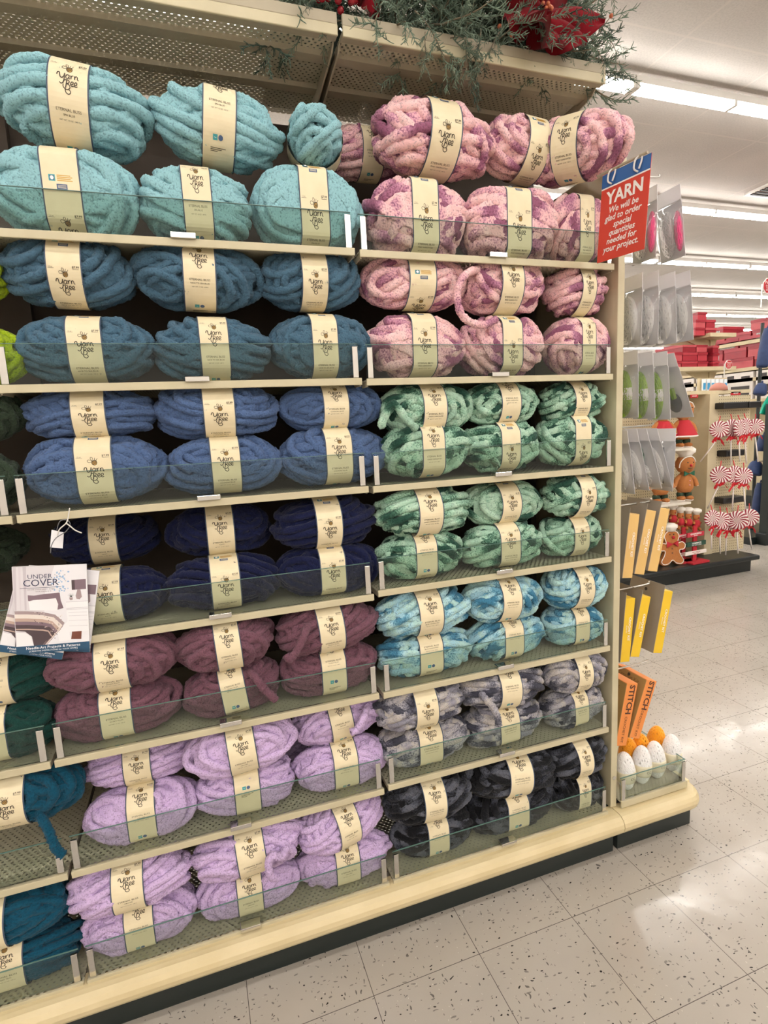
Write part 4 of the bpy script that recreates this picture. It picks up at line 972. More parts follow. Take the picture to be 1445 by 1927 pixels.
for (u, v, ux, vx, par, sc_) in ((905, 55, 912, 160, gt, 1.0), (800, 60, 800, 130, gt, 0.8), (880, 40, 868, 110, gt, 1.1), (1100, 60, 1150, 110, gt, 1.0), (1120, 40, 1172, 85, gt, 1.0), (1060, 75, 1090, 110, gt, 0.8), (780, 20, 850, 90, gt, 1.2), (940, 60, 900, 110, gt, 1.1), (690, 10, 678, 36, gt2, 0.5), (585, 0, 560, 20, gt2, 0.7)):
    a = at(u, v, y=CY0-0.015); c = at(ux, vx, y=CY0-0.03); d = Vector(c-a); o = bpy.data.objects.new('spray', SPR[(u+v) % 6]); C.objects.link(o); o.parent = par
    o.location = Vector(a)-Vector(par.location); o.rotation_euler = d.to_track_quat('X', 'Z').to_euler(); s = d.length/0.16*sc_; o.scale = (s, s, s)
def petal(b, o, d, up, ln, wd, curl, g):
    d = d.normalized(); side = d.cross(up).normalized(); nrm = side.cross(d); nu, nv = 10, 6; vs = []
    for i in range(nu+1):
        t = i/nu; w_ = wd*math.sin(PI*min(t*0.92+0.06, 1))**0.8
        for j in range(nv+1):
            s_ = j/nv*2-1
            p = o+d*(ln*t)+side*(s_*w_/2)+nrm*(curl*t*t-0.35*wd*(s_*s_)*math.sin(PI*t)+0.008*math.sin(5*t+3*s_))
            vs.append(tuple(p))
    top = [(x, y, z) for x, y, z in vs]; bot = [tuple(Vector(p)-nrm*0.0015) for p in vs]; m_ = nv+1; n0 = len(vs)
    fs = [(i*m_+j, i*m_+j+1, (i+1)*m_+j+1, (i+1)*m_+j) for i in range(nu) for j in range(nv)]
    b.add(top, fs); b.add(bot, [f[::-1] for f in fs])
def poinsettia(c, n, ln, label, seed):
    g = random.Random(seed); t = thing('velvet_poinsettia', label, 'artificial flower', tuple(c))
    for k in range(n):
        a = 2*PI*k/n+g.gauss(0, .12); tilt = 0.15 if k % 2 else 0.5
        d = Vector((math.cos(a), -tilt, math.sin(a)))
        b = MB(); petal(b, Vector((0, 0, 0))+d*0.012, d, Vector((0, -1, 0.1)), ln*(0.8 if k % 2 else 1.0)*g.uniform(.9, 1.1), ln*0.62, g.gauss(0, 0.03), g); b.build('petal', VELV, t, smooth=True)
    b = MB()
    for k in range(7): b.ball((g.gauss(0, .010), -0.02-g.random()*.01, g.gauss(0, .010)), 0.005, 8)
    b.build('flower_centre', COPPER, t, smooth=True); return t
poinsettia(at(1015, 22, y=0.045), 9, 0.150, 'large dark red velvet poinsettia in the garland over the pink yarn', 5)
poinsettia(at(690, -28, y=0.070), 8, 0.055, 'small red poinsettia at the top edge beside the berries', 6)
g = random.Random(9)
bt = thing('berry_cluster', 'cluster of shiny dark red berries hanging over the canopy edge', 'berries', tuple(at(640, 5, y=0.06)))
for k in range(13):
    b = MB(); u, v = g.uniform(590, 690), g.uniform(-12, 22); p = at(u, v, y=0.055+g.uniform(-.01, .02)); l = bt.location
    b.ball(tuple(p), 0.0085, 12); b.tube([tuple(p), (p[0]+0.005, 0.10, p[2]+0.03)], 0.0008, 4); b.build('berry', BERRY, bt, world=True, smooth=True)
b = MB()
for u, v in ((952, 30), (963, 38), (940, 50), (962, 66), (1085, 45), (1150, 30), (1035, 68)): b.ball(tuple(at(u, v, y=0.05)), 0.006, 10)
b.build('copper_buds', COPPER, gt, world=True, smooth=True)
# ------------------------------------------------------------------ the display across the aisle
BLACKB = mat('black_base', '#12191a', 0.35); PEGB = mottled('pegboard_cream', '#cdbf9f', '#c6b797', 10, 0.6)
GINGER = mottled('gingerbread_plush', '#b0713d', '#a56633', 90, 0.9, bump_s=0.3); ICING = mat('white_icing', '#efe9e0', 0.8); REDF = mat('red_fabric', '#b0202c', 0.8); GREENF = mat('green_fabric', '#1f5c45', 0.8); DGREEN = mat('dark_green_sock', '#2c4030', 0.9); BLK = mat('black_plastic', '#141416', 0.4)
def peg_mat():
    m = mottled('pegboard_holes', '#cfc09e', '#c7b896', 10, 0.6)
    tc = N(m, 'ShaderNodeTexCoord'); s = N(m, 'ShaderNodeSeparateXYZ'); L(m, tc.outputs['Object'], s.inputs[0])
    def fr(o): return math_n(m, 'SUBTRACT', math_n(m, 'FRACT', math_n(m, 'ADD', math_n(m, 'DIVIDE', o, 0.0254), 400.0)), 0.5)
    a, c = fr(s.outputs[0]), fr(s.outputs[2]); d = math_n(m, 'SQRT', math_n(m, 'ADD', math_n(m, 'MULTIPLY', a, a), math_n(m, 'MULTIPLY', c, c)))
    old = bsdf(m).inputs['Base Color'].links[0].from_socket; mx = N(m, 'ShaderNodeMix', data_type='RGBA'); L(m, math_n(m, 'LESS_THAN', d, 0.16), mx.inputs[0]); L(m, old, mx.inputs[6]); mx.inputs[7].default_value = lin('#4a3d2a'); L(m, mx.outputs[2], bsdf(m).inputs['Base Color']); return m
PEGH = peg_mat()
YB0 = 2.15; PB = 2.40
dg = thing('display_gondola', 'cream pegboard display unit on a black base across the aisle', 'display unit', (3.2, YB0, 0))
MB().box((2.0, YB0+0.05, 0), (4.22, 3.2, 0.105)).build('kick_base', BLACKB, dg, world=True)
MB().box((2.0, YB0, 0.108), (4.27, 3.2, 0.150)).build('deck', BLACKB, dg, world=True, bevel=0.012)
xl = at(1328, 900, y=PB)[0]; xr = at(1402, 900, y=PB)[0]; ztop = at(1345, 741, y=PB)[2]
MB().box((2.0, PB+0.22, 0.15), (xl, PB+0.24, ztop)).build('pegboard', PEGH, dg, world=True)
MB().box((xl+0.10, PB, 0.15), (xr+0.02, PB+0.02, ztop-0.02)).build('pegboard', PEGH, dg, world=True)
MB().box((xl, PB-0.01, 0.15), (xl+0.10, PB+0.30, ztop)).build('corner_post', PEGB, dg, world=True)
MB().box((2.0, PB+0.02, ztop), (xr+0.04, PB+0.42, ztop+0.03)).build('top_ledge', PEGB, dg, world=True)
SHY = 2.22
zs = [at(1290, 843, y=SHY)[2], at(1290, 945, y=SHY)[2]]; xs_ = at(1304, 843, y=SHY)[0]
for z in zs:
    MB().box((2.0, SHY, z-0.02), (xs_, PB+0.22, z)).build('shelf', mat('white_shelf', '#d9d2c4', 0.5), dg, world=True)
def plush(u, zfoot, y, h, label, hat, dress):
    x = at(u, 900, y=y)[0]; t = thing('gingerbread_plush', label, 'plush toy', (x, y, zfoot), (0, 0, R(-12)), 'gingerbread plush figures')
    k = h
    b = MB()   # trunk and head in one lathe, then limbs
    b.lathe([(0.01*k, 0.14*k), (0.11*k, 0.16*k), (0.155*k, 0.24*k), (0.15*k, 0.34*k), (0.115*k, 0.45*k), (0.075*k, 0.52*k), (0.12*k, 0.55*k), (0.165*k, 0.63*k), (0.17*k, 0.71*k), (0.13*k, 0.80*k), (0.05*k, 0.85*k), (0.005*k, 0.86*k)], 20)
    for s in (-1, 1):
        b.tube(catmull([(s*0.09*k, 0, 0.46*k), (s*0.17*k, -0.02*k, 0.40*k), (s*0.21*k, -0.03*k, 0.31*k), (s*0.22*k, -0.03*k, 0.26*k)], 4), [0.045*k]*12+[0.03*k], 10)
        b.tube([(s*0.07*k, 0, 0.22*k), (s*0.075*k, 0, 0.12*k), (s*0.08*k, 0, 0.05*k)], [0.06*k, 0.052*k, 0.05*k], 12)
        b.ball((s*0.082*k, -0.035*k, 0.045*k), (0.068*k, 0.10*k, 0.045*k), 14)
    b.build('body', GINGER, t, smooth=True)
    for s in (-1, 1):
        b = MB(); b.lathe([(0.060*k, 0.075*k), (0.066*k, 0.10*k), (0.066*k, 0.13*k), (0.058*k, 0.15*k)], 14, o=(s*0.078*k, 0, 0)); b.build('sock', DGREEN, t, smooth=True)
        b = MB(); b.tube([(s*0.20*k, -0.05*k, 0.27*k), (s*0.22*k, -0.065*k, 0.27*k), (s*0.245*k, -0.05*k, 0.27*k)], 0.012*k, 6); b.build('icing_cuff', ICING, t, smooth=True)
        b = MB(); b.ball((s*0.055*k, -0.158*k, 0.72*k), 0.013*k, 8); b.build('eye', BLK, t, smooth=True)
        b = MB(); b.lathe([(0.070*k, -0.002), (0.074*k, 0.008*k), (0.070*k, 0.018*k)], 14, o=(s*0.082*k, -0.035*k, 0)); b.build('icing_sole', ICING, t, smooth=True)
    b = MB(); b.ball((0.0, -0.175*k, 0.665*k), 0.026*k, 10); b.build('nose', REDF, t, smooth=True)
    b = MB(); b.tube(catmull([(-0.05*k, -0.150*k, 0.62*k), (0, -0.158*k, 0.605*k), (0.05*k, -0.150*k, 0.62*k)], 4), 0.005*k, 5); b.build('mouth', BLK, t)
    b = MB(); b.tube(catmull([(-0.155*k, -0.06*k, 0.62*k), (-0.15*k, -0.085*k, 0.72*k), (-0.09*k, -0.11*k, 0.80*k), (0, -0.12*k, 0.825*k), (0.09*k, -0.11*k, 0.80*k), (0.15*k, -0.085*k, 0.72*k)], 4), 0.010*k, 6); b.build('icing_trim', ICING, t, smooth=True)
    if hat: b = MB(); b.lathe([(0.11*k, 0.80*k), (0.12*k, 0.86*k), (0.17*k, 0.90*k), (0.175*k, 0.96*k), (0.12*k, 1.0*k), (0.01*k, 1.005*k)], 18); b.build('chef_hat', ICING, t, smooth=True)
    if dress:
        b = MB(); b.lathe([(0.10*k, 0.50*k), (0.16*k, 0.40*k), (0.24*k, 0.24*k), (0.25*k, 0.20*k), (0.16*k, 0.22*k)], 22); b.build('dress', REDF, t, smooth=True)
        b = MB(); b.lathe([(0.245*k, 0.19*k), (0.258*k, 0.205*k), (0.245*k, 0.22*k)], 22); b.build('dress_hem', ICING, t, smooth=True)
    else:
        for s in (-1, 1): b = MB(); b.add([(0, -0.125*k, 0.515*k), (s*0.10*k, -0.14*k, 0.56*k), (s*0.10*k, -0.14*k, 0.47*k), (0, -0.145*k, 0.51*k), (s*0.10*k, -0.115*k, 0.56*k), (s*0.10*k, -0.115*k, 0.47*k)], [(0, 1, 2), (3, 4, 5), (0, 3, 4, 1), (0, 3, 5, 2), (1, 4, 5, 2)]); b.build('bow_loop', GREENF, t)
        for z in (0.38, 0.30): b = MB(); b.ball((0, -0.155*k, z*k), 0.016*k, 8); b.build('button', mat('pink_button', '#d6938c', 0.6), t)
    return t
hp = at(1290, 843, y=2.30)[2]-at(1290, 943, y=2.30)[2]
plush(1288, zs[1], 2.32, hp, 'gingerbread plush with white chef hat and green bow on the middle shelf', True, False)
plush(1282, zs[0], 2.32, hp, 'gingerbread plush in red dress on the top shelf, head behind a grey bag', False, True)
plush(1243, zs[1], 2.32, hp, 'gingerbread plush hidden by the grey bags except for its feet', True, False)
plush(1244, zs[0], 2.32, hp, 'gingerbread plush in red dress mostly hidden behind the lime yarn bags', False, True)
# flat felt gingerbread on the deck
fx = at(1264, 1030, y=2.26); zb = 0.15; ft = thing('felt_gingerbread', 'large flat gingerbread figure with chef hat leaning at the foot of the display', 'plush toy', (fx[0], 2.26, zb), (R(-6), 0, R(-10)))
hk = at(1264, 985, y=2.26)[2]-zb
def gb_outline(k):
    pts = [(0.0, .10), (.10, .02), (.24, .0), (.30, .08), (.22, .22), (.20, .34), (.32, .36), (.36, .46), (.28, .54), (.16, .52), (.17, .60), (.20, .70), (.14, .80), (.0, .84)]
    pts = pts+[(-x, y) for x, y in pts[::-1][1:-1]]; return [(p[0]*k, p[1]*k) for p in catmull([(x, y) for x, y in pts], 4, True)]
ol = gb_outline(hk); b = MB(); b.prism(ol, 'y', -0.02, 0.02); b.build('body', GINGER, ft, bevel=0.006)
b = MB(); b.tube([(x*0.94, -0.021, 0.03*hk+y*0.94) for x, y in ol], 0.0035, 5, closed=True); b.build('icing_trim', ICING, ft)
b = MB(); b.lathe([(.12*hk, .80*hk), (.13*hk, .85*hk), (.17*hk, .89*hk), (.17*hk, .95*hk), (.10*hk, .99*hk), (.005, 1.0*hk)], 16); b.build('chef_hat', ICING, ft, smooth=True)
b = MB(); b.ball((0.03*hk, -0.03, .66*hk), 0.035*hk, 10); b.build('nose', REDF, ft, smooth=True)
for s in (-1, 1):
    b = MB(); b.ball((s*.05*hk, -.024, .73*hk), .014*hk, 8); b.build('eye', BLK, ft)
    b = MB(); b.add([(0, -.024, .51*hk), (s*.15*hk, -.03, .58*hk), (s*.15*hk, -.03, .42*hk), (s*.02*hk, -.05, .51*hk)], [(0, 1, 2), (3, 1, 2), (0, 1, 3), (0, 2, 3)]); b.build('bow_loop', REDF, ft)
for z in (.40, .30): b = MB(); b.text('x', 0.10*hk, 0, 0, 0, 0); b.map(lambda p: (p[0], -0.0215, z*hk+p[1])); b.build('stitching', BLK, ft)
# row of small hanging figures
def ornament(u, v, y, k, label):
    p = at(u, v, y=y); t = thing('gingerbread_ornament', label, 'ornament', tuple(p), (0, 0, 0), 'small gingerbread figures above the signs')
    b = MB(); b.ball((0, 0, 0.10*k), (0.15*k, 0.12*k, 0.15*k), 12); b.lathe([(0.02*k, -0.38*k), (0.14*k, -0.34*k), (0.15*k, -0.15*k), (0.09*k, 0.0)], 12)
    for s in (-1, 1): b.tube([(s*.08*k, 0, -.06*k), (s*.2*k, -.05*k, -.18*k)], .05*k, 8); b.tube([(s*.07*k, 0, -.32*k), (s*.15*k, -.08*k, -.46*k)], .06*k, 8)
    b.build('body', GINGER, t, smooth=True)
    b = MB(); b.lathe([(.11*k, .20*k), (.12*k, .27*k), (.19*k, .31*k), (.19*k, .40*k), (.10*k, .45*k), (.005, .46*k)], 12); b.build('chef_hat', ICING, t, smooth=True)
    b = MB(); b.lathe([(.155*k, -.30*k), (.165*k, -.18*k), (.12*k, -.02*k)], 12); b.build('apron', REDF, t, smooth=True)
    b = MB(); b.ball((0, -.12*k, .08*k), .03*k, 6); b.build('nose', REDF, t)
for i, (u, v, nm) in enumerate(((1266, 968, 'farthest left, half in shade'), (1280, 974, 'second from the left'), (1295, 975, 'third from the left'), (1310, 977, 'farthest right, with a pink cane'))):
    ornament(u, v, 2.30+0.02*(3-i), at(1300, 955, y=2.3)[2]-at(1300, 1000, y=2.3)[2], f'small gingerbread chef ornament above the stacked signs, {nm}')
# stacked sign posts
SG = [((1291, 999), (1325, 1012), 'sign_red2', '#b4283a', 'GINGERBREAD', 'BAKERY', WHITE), ((1290, 1016), (1329, 1030), 'sign_green', '#1f4637', 'HOMEMADE', 'HOT COCOA HERE', WHITE), ((1287, 1033), (1330, 1046), 'sign_white', '#ece4dc', 'HOT COCOA', 'SERVED HERE', REDF)]
def signpost(dx, dy, label):
    y = 2.24+dy; cx = at(1309, 1030, y=y)[0]+dx
    t = thing('wooden_signpost', label, 'sign', (cx, y, 0.15), (0, 0, R(4)), 'stacked gingerbread signs')
    zt = at(1309, 990, y=y)[2]-0.15
    MB().box((-0.022, 0.006, 0), (0.022, 0.02, zt)).build('post', REDF, t); MB().box((-0.10, -0.06, 0), (0.10, 0.07, 0.015)).build('base', REDF, t)
    for (u0, v0), (u1, v1), mn, mc, l1, l2, lm in SG:
        a, c = at(u0, v1, y=y), at(u1, v0, y=y); wd, ht, zc = c[0]-a[0], c[2]-a[2], (a[2]+c[2])/2-0.15; off = (a[0]+c[0])/2+dx-cx
        pb = MB().box((off-wd/2, -0.006, zc-ht/2), (off+wd/2, 0.006, zc+ht/2)).build('plank', mat(mn, mc, 0.6), t, bevel=0.002)
        b = MB(); b.text(l1, ht*0.52, off, zc+ht*0.16, 0, 0, offset=0.02); b.text(l2, ht*0.34, off, zc-ht*0.26, 0, 0, offset=0.01); b.map(lambda p: (p[0], -0.0068, p[1])); b.build('lettering', lm, pb)
    return t
signpost(0, 0, 'stacked red, green and white wooden signs about gingerbread and hot cocoa')
signpost(-0.13, 0.06, 'second set of stacked signs, half hidden at the left of the front set')
# peppermint lollipops
def swirl_mat():
    m = mat('peppermint_swirl', '#e8dcd6', 0.6); tc = N(m, 'ShaderNodeTexCoord'); s = N(m, 'ShaderNodeSeparateXYZ'); L(m, tc.outputs['Object'], s.inputs[0])
    r = math_n(m, 'SQRT', math_n(m, 'ADD', math_n(m, 'MULTIPLY', s.outputs[0], s.outputs[0]), math_n(m, 'MULTIPLY', s.outputs[2], s.outputs[2])))
    an = math_n(m, 'ARCTAN2', s.outputs[2], s.outputs[0])
    ring = math_n(m, 'FLOOR', math_n(m, 'DIVIDE', r, 0.011))
    sp = math_n(m, 'SINE', math_n(m, 'ADD', math_n(m, 'MULTIPLY', an, 16.0), math_n(m, 'MULTIPLY', ring, 1.1)))
    L(m, ramp(m, math_n(m, 'ADD', math_n(m, 'MULTIPLY', sp, 0.5), 0.5), [(0.44, '#f0e6e2'), (0.54, '#8e1730')]), bsdf(m).inputs['Base Color']); return m
SWIRL = swirl_mat(); RIB = mat('red_ribbon', '#c71a28', 0.5); STICK = mat('lolly_stick', '#e9e2dc', 0.5)
def lolly(u, v, r_px, yaw, st, y, label, g):
    p = at(u, v, y=y); rr = r_px/px_per_m(p); rnd = random.Random(int(u*7+v)); t = thing('peppermint_lollipop', label, 'lollipop decoration', tuple(p), (0, 0, R(yaw)), g)
    b = MB(); pr = []
    for i in range(9): q = rr*(1-i/8); pr.append((max(q, 0.001), -0.011-0.002*(i % 2)+0.004*(i == 0)))
    b.lathe([(0.001, 0.012), (rr*0.95, 0.011), (rr, 0.0)]+pr[0:], 28, axis='y'); b.build('swirl_disc', SWIRL, t, smooth=True)
    dx, ln = st; b = MB(); b.tube([(0, 0.0, -rr*0.9), (dx, 0, -rr-ln)], 0.006, 7); b.build('stick', STICK, t, smooth=True)
    b = MB()
    for s in (-1, 1):
        for q in (0, 1):
            e = (s*rnd.uniform(.35, .8)*rr, -0.02-0.01*q, -rr-rr*rnd.uniform(0.1, 0.9)); P = [np.array((0, -0.012, -rr*1.12)), np.array((e[0]*.5, e[1]-.01, (e[2]-rr)*.5+0.02)), np.array(e)]; P = catmull(P, 5)
            vs = []
            for c in P: vs += [(c[0]-.007, c[1], c[2]+.006), (c[0]+.007, c[1], c[2]-.006)]
            b.add(vs, [(2*i, 2*i+1, 2*i+3, 2*i+2) for i in range(len(P)-1)])
    b.ball((0, -0.012, -rr*1.1), 0.012, 8); b.build('ribbon_bow', RIB, t)
    b = MB(); b.tube([(0, 0, rr), (0.004, 0.02, rr*1.55)], 0.004, 5); b.build('ribbon_loop', RIB, t)
LP = [((1353, 808, 16, -50, (-0.22, 0.34)), 'top bunch, front left with its stick swung left'), ((1376, 806, 17, -12, (0.02, 0.40)), 'top bunch, second from the left'), ((1391, 806, 16, 8, (0.05, 0.36)), 'top bunch, middle'), ((1402, 803, 16, 0, (0.06, 0.42)), 'top bunch, second from the right'), ((1421, 803, 15, -35, (0.06, 0.40)), 'top bunch, rightmost'),
      ((1355, 894, 17, -48, (-0.14, 0.36)), 'middle bunch, left with its stick swung left'), ((1381, 893, 17, -10, (0.0, 0.40)), 'middle bunch, centre'), ((1399, 896, 16, -25, (0.05, 0.36)), 'middle bunch, right'),
      ((1339, 975, 16, -5, (0.02, 0.34)), 'bottom bunch, leftmost'), ((1355, 980, 17, -20, (0.02, 0.36)), 'bottom bunch, second from the left'), ((1368, 982, 17, -10, (0.0, 0.38)), 'bottom bunch, third from the left'), ((1387, 979, 18, -50, (0.03, 0.36)), 'bottom bunch, broad face turned to the aisle'), ((1409, 974, 17, -35, (0.06, 0.34)), 'bottom bunch, rightmost')]
for (u, v, r_, yw, st), nm in LP:
    lolly(u, v, r_, yw, (st[0]*0.6, st[1]*0.6), PB-0.11-0.02*((int(u)) % 4), f'red and white peppermint lollipop, {nm}', 'peppermint lollipops on the pegboard')
for (u0, u1, v) in ((1347, 1392, 766), (1394, 1417, 764), (1352, 1386, 855), (1346, 1386, 943)):
    a, c = at(u0, v, y=PB-0.02), at(u1, v, y=PB-0.02); b = MB(); b.box((a[0], PB-0.10, a[2]-0.02), (c[0], PB-0.001, a[2]+0.035)); b.build('black_hanger', BLK, dg, world=True, bevel=0.008)
# goods on the ledge
def blk(name, rect, y, dep, mt, label, cat, group=None, txt=None, tm=None, world_rot=0):
    (u0, v0, u1, v1) = rect; a, c = at(u0, v1, y=y), at(u1, v0, y=y); wd, ht = c[0]-a[0], c[2]-a[2]
    t = thing(name, label, cat, (a[0]+wd/2, y, a[2]), (0, 0, world_rot), group)
    MB().box((-wd/2, 0, 0), (wd/2, dep, ht)).build('body', mt, t, bevel=min(0.004, wd/8))
    if txt: b = MB(); b.text(txt, ht*0.5, 0, 0, 0, 0, offset=0.02); b.map(lambda p: (p[0], -0.0012, ht/2+p[1])); b.build('lettering', tm or WHITE, t)
    return t
blk('price_sign', (1299, 742, 1314, 749), PB+0.02, 0.006, REDF, 'small red price sign at the left of the ledge', 'sign', 'red ledge signs', 'MONEY')
blk('price_sign', (1375, 736, 1394, 744), PB+0.02, 0.006, REDF, 'small red price sign right of the pink dome', 'sign', 'red ledge signs', 'MONEY')
p = at(1351, 748, y=PB+0.08); t = thing('pink_dome', 'pinkish brown dome shaped item on the ledge', 'item', (p[0], PB+0.08, ztop+0.03)); b = MB(); b.lathe([(0.075, 0), (0.07, 0.03), (0.05, 0.055), (0.02, 0.068), (0.002, 0.07)], 18); b.build('body', mat('dusty_pink', '#b5786a', 0.6), t, smooth=True)
# clip strip of blue packets
WP = mat('packet_white', '#e9edf2', 0.4); BP = mat('packet_blue', '#3f93c4', 0.4)
cb = thing('packet_rack', 'cream wire and board rack holding the blue packets', 'rack', tuple(at(1315, 736, y=2.8)))
a, c = at(1314, 742, y=2.8), at(1368, 711, y=2.8); MB().box((a[0], 2.8, a[2]), (c[0], 2.82, c[2])).build('board', PEGB, cb, world=True)
for k in range(6):
    u = 1322+k*8; a, c = at(u, 735, y=2.77), at(u+6.5, 713, y=2.77); wd, ht = c[0]-a[0], c[2]-a[2]
    t = thing('blue_packet', f'narrow blue and white packet, {("first","second","third","fourth","fifth","sixth")[k]} from the left on its rack', 'packet', (a[0]+wd/2, 2.77, a[2]), (0, 0, 0), 'blue packets on the rack')
    MB().box((-wd/2, 0, 0), (wd/2, 0.015, ht)).build('packet', WP, t); MB().box((-wd*0.38, -0.003, ht*0.08), (wd*0.38, -0.0005, ht*0.66)).build('blue_panel', BP, t)
# octagonal signs
def octo(u, v, r_px, y, label):
    p = at(u, v, y=y); rr = r_px/px_per_m(p); t = thing('octagon_sign', label, 'sign', tuple(p))
    for k_, s_, m_ in (('rim', 1.0, WHITE), ('face', 0.9, REDF)):
        b = MB(); o = [(rr*s_*math.cos(PI/8+PI/4*i), rr*s_*math.sin(PI/8+PI/4*i)) for i in range(8)]; b.prism(o, 'y', 0.0 if k_ == 'rim' else -0.003, 0.006 if k_ == 'rim' else -0.0004); b.build(k_, m_, t)
    b = MB(); b.text('Please', rr*0.55, 0, rr*0.38, 0, 0)
    for i, s_ in enumerate(('DO NOT', 'TOUCH', 'DISPLAY')): b.text(s_, rr*0.26, 0, rr*(0.0-0.26*i), 0, 0)
    b.map(lambda q: (q[0], -0.0042, q[1])); b.build('lettering', WHITE, t)
    MB().tube([(-rr*1.05, 0.004, rr*0.2), (-rr*1.05, 0.004, -rr*2.6)], 0.006, 6).build('holder_rod', STEEL, t)
octo(1371, 686, 9, 2.75, 'small red octagonal notice on a rod above the blue packets'); octo(1446, 538, 15, 2.6, 'red octagonal notice cut by the right picture edge')

# far shelving with red Christmas boxes
REDB = [mottled('red_box_%d' % i, c, d, 5, 0.3) for i, (c, d) in enumerate((('#a02a36', '#8c2230'), ('#b13a44', '#9c303c'), ('#861a26', '#962632'), ('#bb5258', '#a84048')))]
SHC = mottled('far_shelf_cream', '#cdbf9d', '#c3b593', 8, 0.5); TISSUE = mottled('silver_filler', '#d4d2d0', '#6c6a68', 60, 0.5, bump_s=0.6)
FY = 4.6
rk = thing('far_rack', 'cream rack with two levels of red boxes beyond the pegboard display', 'shelving', tuple(at(1336, 720, y=FY)*np.array((1, 1, 0))))
def rbox(rect, y, dep, label, mi, grp='red boxes on the far rack', rot=0, lid=True):
    (u0, v0, u1, v1) = rect; a, c = at(u0, v1, y=y), at(u1, v0, y=y); wd, ht = c[0]-a[0], c[2]-a[2]
    t = thing('red_box', label, 'gift box', (a[0]+wd/2, y, a[2]), (0, 0, rot), grp)
    MB().box((-wd/2, 0, 0), (wd/2, dep, ht*(0.72 if lid else 1))).build('box', REDB[mi % 4], t)
    if lid: MB().box((-wd/2-0.006, -0.006, ht*0.70), (wd/2+0.006, dep+0.006, ht)).build('lid', REDB[(mi+1) % 4], t)
a = at(1336, 716, y=FY); zq = at(1336, 632, y=FY)[2]
MB().box((a[0]-0.04, FY-0.02, 0), (a[0]+0.04, FY+0.06, zq)).build('upright', SHC, rk, world=True)
for (u0, u1, v) in ((1306, 1354, 632), (1240, 1354, 695)):
    p0, p1 = at(u0, v, y=FY), at(u1, v, y=FY); MB().box((p0[0], FY-0.25, p0[2]-0.05), (p1[0], FY+0.5, p0[2])).build('shelf', SHC, rk, world=True)
    MB().prism([(p1[0]-0.62, p0[2]-0.05), (p1[0]-0.05, p0[2]-0.05), (a[0]+0.04, p0[2]-0.20), (a[0]-0.04, p0[2]-0.20)], 'y', FY, FY+0.03).build('bracket', SHC, rk, world=True)
kk = 0
for lv, (v1, v0, us) in enumerate(((631, 617, (1307, 1327, 1348)), (616.5, 602, (1308, 1328, 1346)), (601.5, 588, (1312, 1330)), (694, 680, (1242, 1262, 1282, 1312, 1332)), (679.5, 663, (1246, 1268, 1284, 1312, 1331)), (662.5, 649, (1284, 1310, 1331)))):
    for i in range(len(us)-1):
        kk += 1; rbox((us[i]+0.6, v0, us[i+1]-0.6, v1), FY-0.18, 0.45, f'red box {("on","under")[lv//3]} the far rack top shelf, {("bottom","middle","top")[lv % 3]} layer, {("first","second","third","fourth")[i]} from left', kk)
for lv, (v1, v0) in enumerate(((694, 680), (679.5, 665), (664.5, 650))):
    kk += 1; rbox((1341, v0, 1352, v1), FY-0.18, 0.45, f'narrow red box right of the rack upright, {("bottom","middle","top")[lv]} of three', kk)
# long run facing the aisle at right
X7 = 7.4
lr = thing('long_shelving_run', 'long cream shelving run stacked with red boxes at the right picture edge', 'shelving', (X7, 4.0, 0))
def atx(u, v): return at(u, v, x=X7)
for z in (atx(1400, 642)[2], atx(1400, 692)[2], atx(1400, 712)[2]):
    MB().box((X7, 2.6, z-0.05), (X7+0.55, 6.6, z)).build('shelf', SHC, lr, world=True)
MB().box((X7+0.55, 2.6, 0), (X7+0.60, 6.6, atx(1400, 692)[2])).build('back_panel', SHC, lr, world=True)
MB().box((X7, 2.6, 0.0), (X7+0.55, 6.6, 0.16)).build('base', BLACKB, lr, world=True)
for y in (2.65, 4.3, 6.0): MB().box((X7+0.49, y, 0), (X7+0.545, y+0.05, atx(1400, 640)[2])).build('upright', SHC, lr, world=True)
rnd = random.Random(5)
for lv, (z, n_, hh, rows) in enumerate(((atx(1400, 642)[2], 9, 0.14, 2), (atx(1400, 692)[2], 9, 0.15, 3))):
    for r_ in range(rows):
        y = 2.75+0.1*r_
        for i in range(n_):
            wd = 0.34+0.06*rnd.random()
            if y+wd > 6.5: break
            if lv == 0 and r_ == 1 and i % 3 == 2: y += wd+0.05; continue
            kk += 1; t = thing('red_box', f'red gift box on long run, {("upper","middle")[lv]} shelf, {("bottom","second","third")[r_]} layer, {("first","second","third","fourth","fifth","sixth","seventh","eighth","ninth","tenth")[i]} from near end', 'gift box', (X7+0.03, y, z+r_*hh), (0, 0, 0), 'red boxes on the long run')
            MB().box((0, 0, 0), (0.42, wd, hh*0.72)).build('box', REDB[kk % 4], t); MB().box((-0.006, -0.004, hh*0.7), (0.426, wd+0.004, hh*0.985)).build('lid', REDB[(kk+1) % 4], t)
            if (i+r_) % 3 == 1: MB().box((-0.0025, wd*0.15, hh*0.1), (-0.0005, wd*0.85, hh*0.6)).build('clear_window', TISSUE, t)
            y += wd+0.03
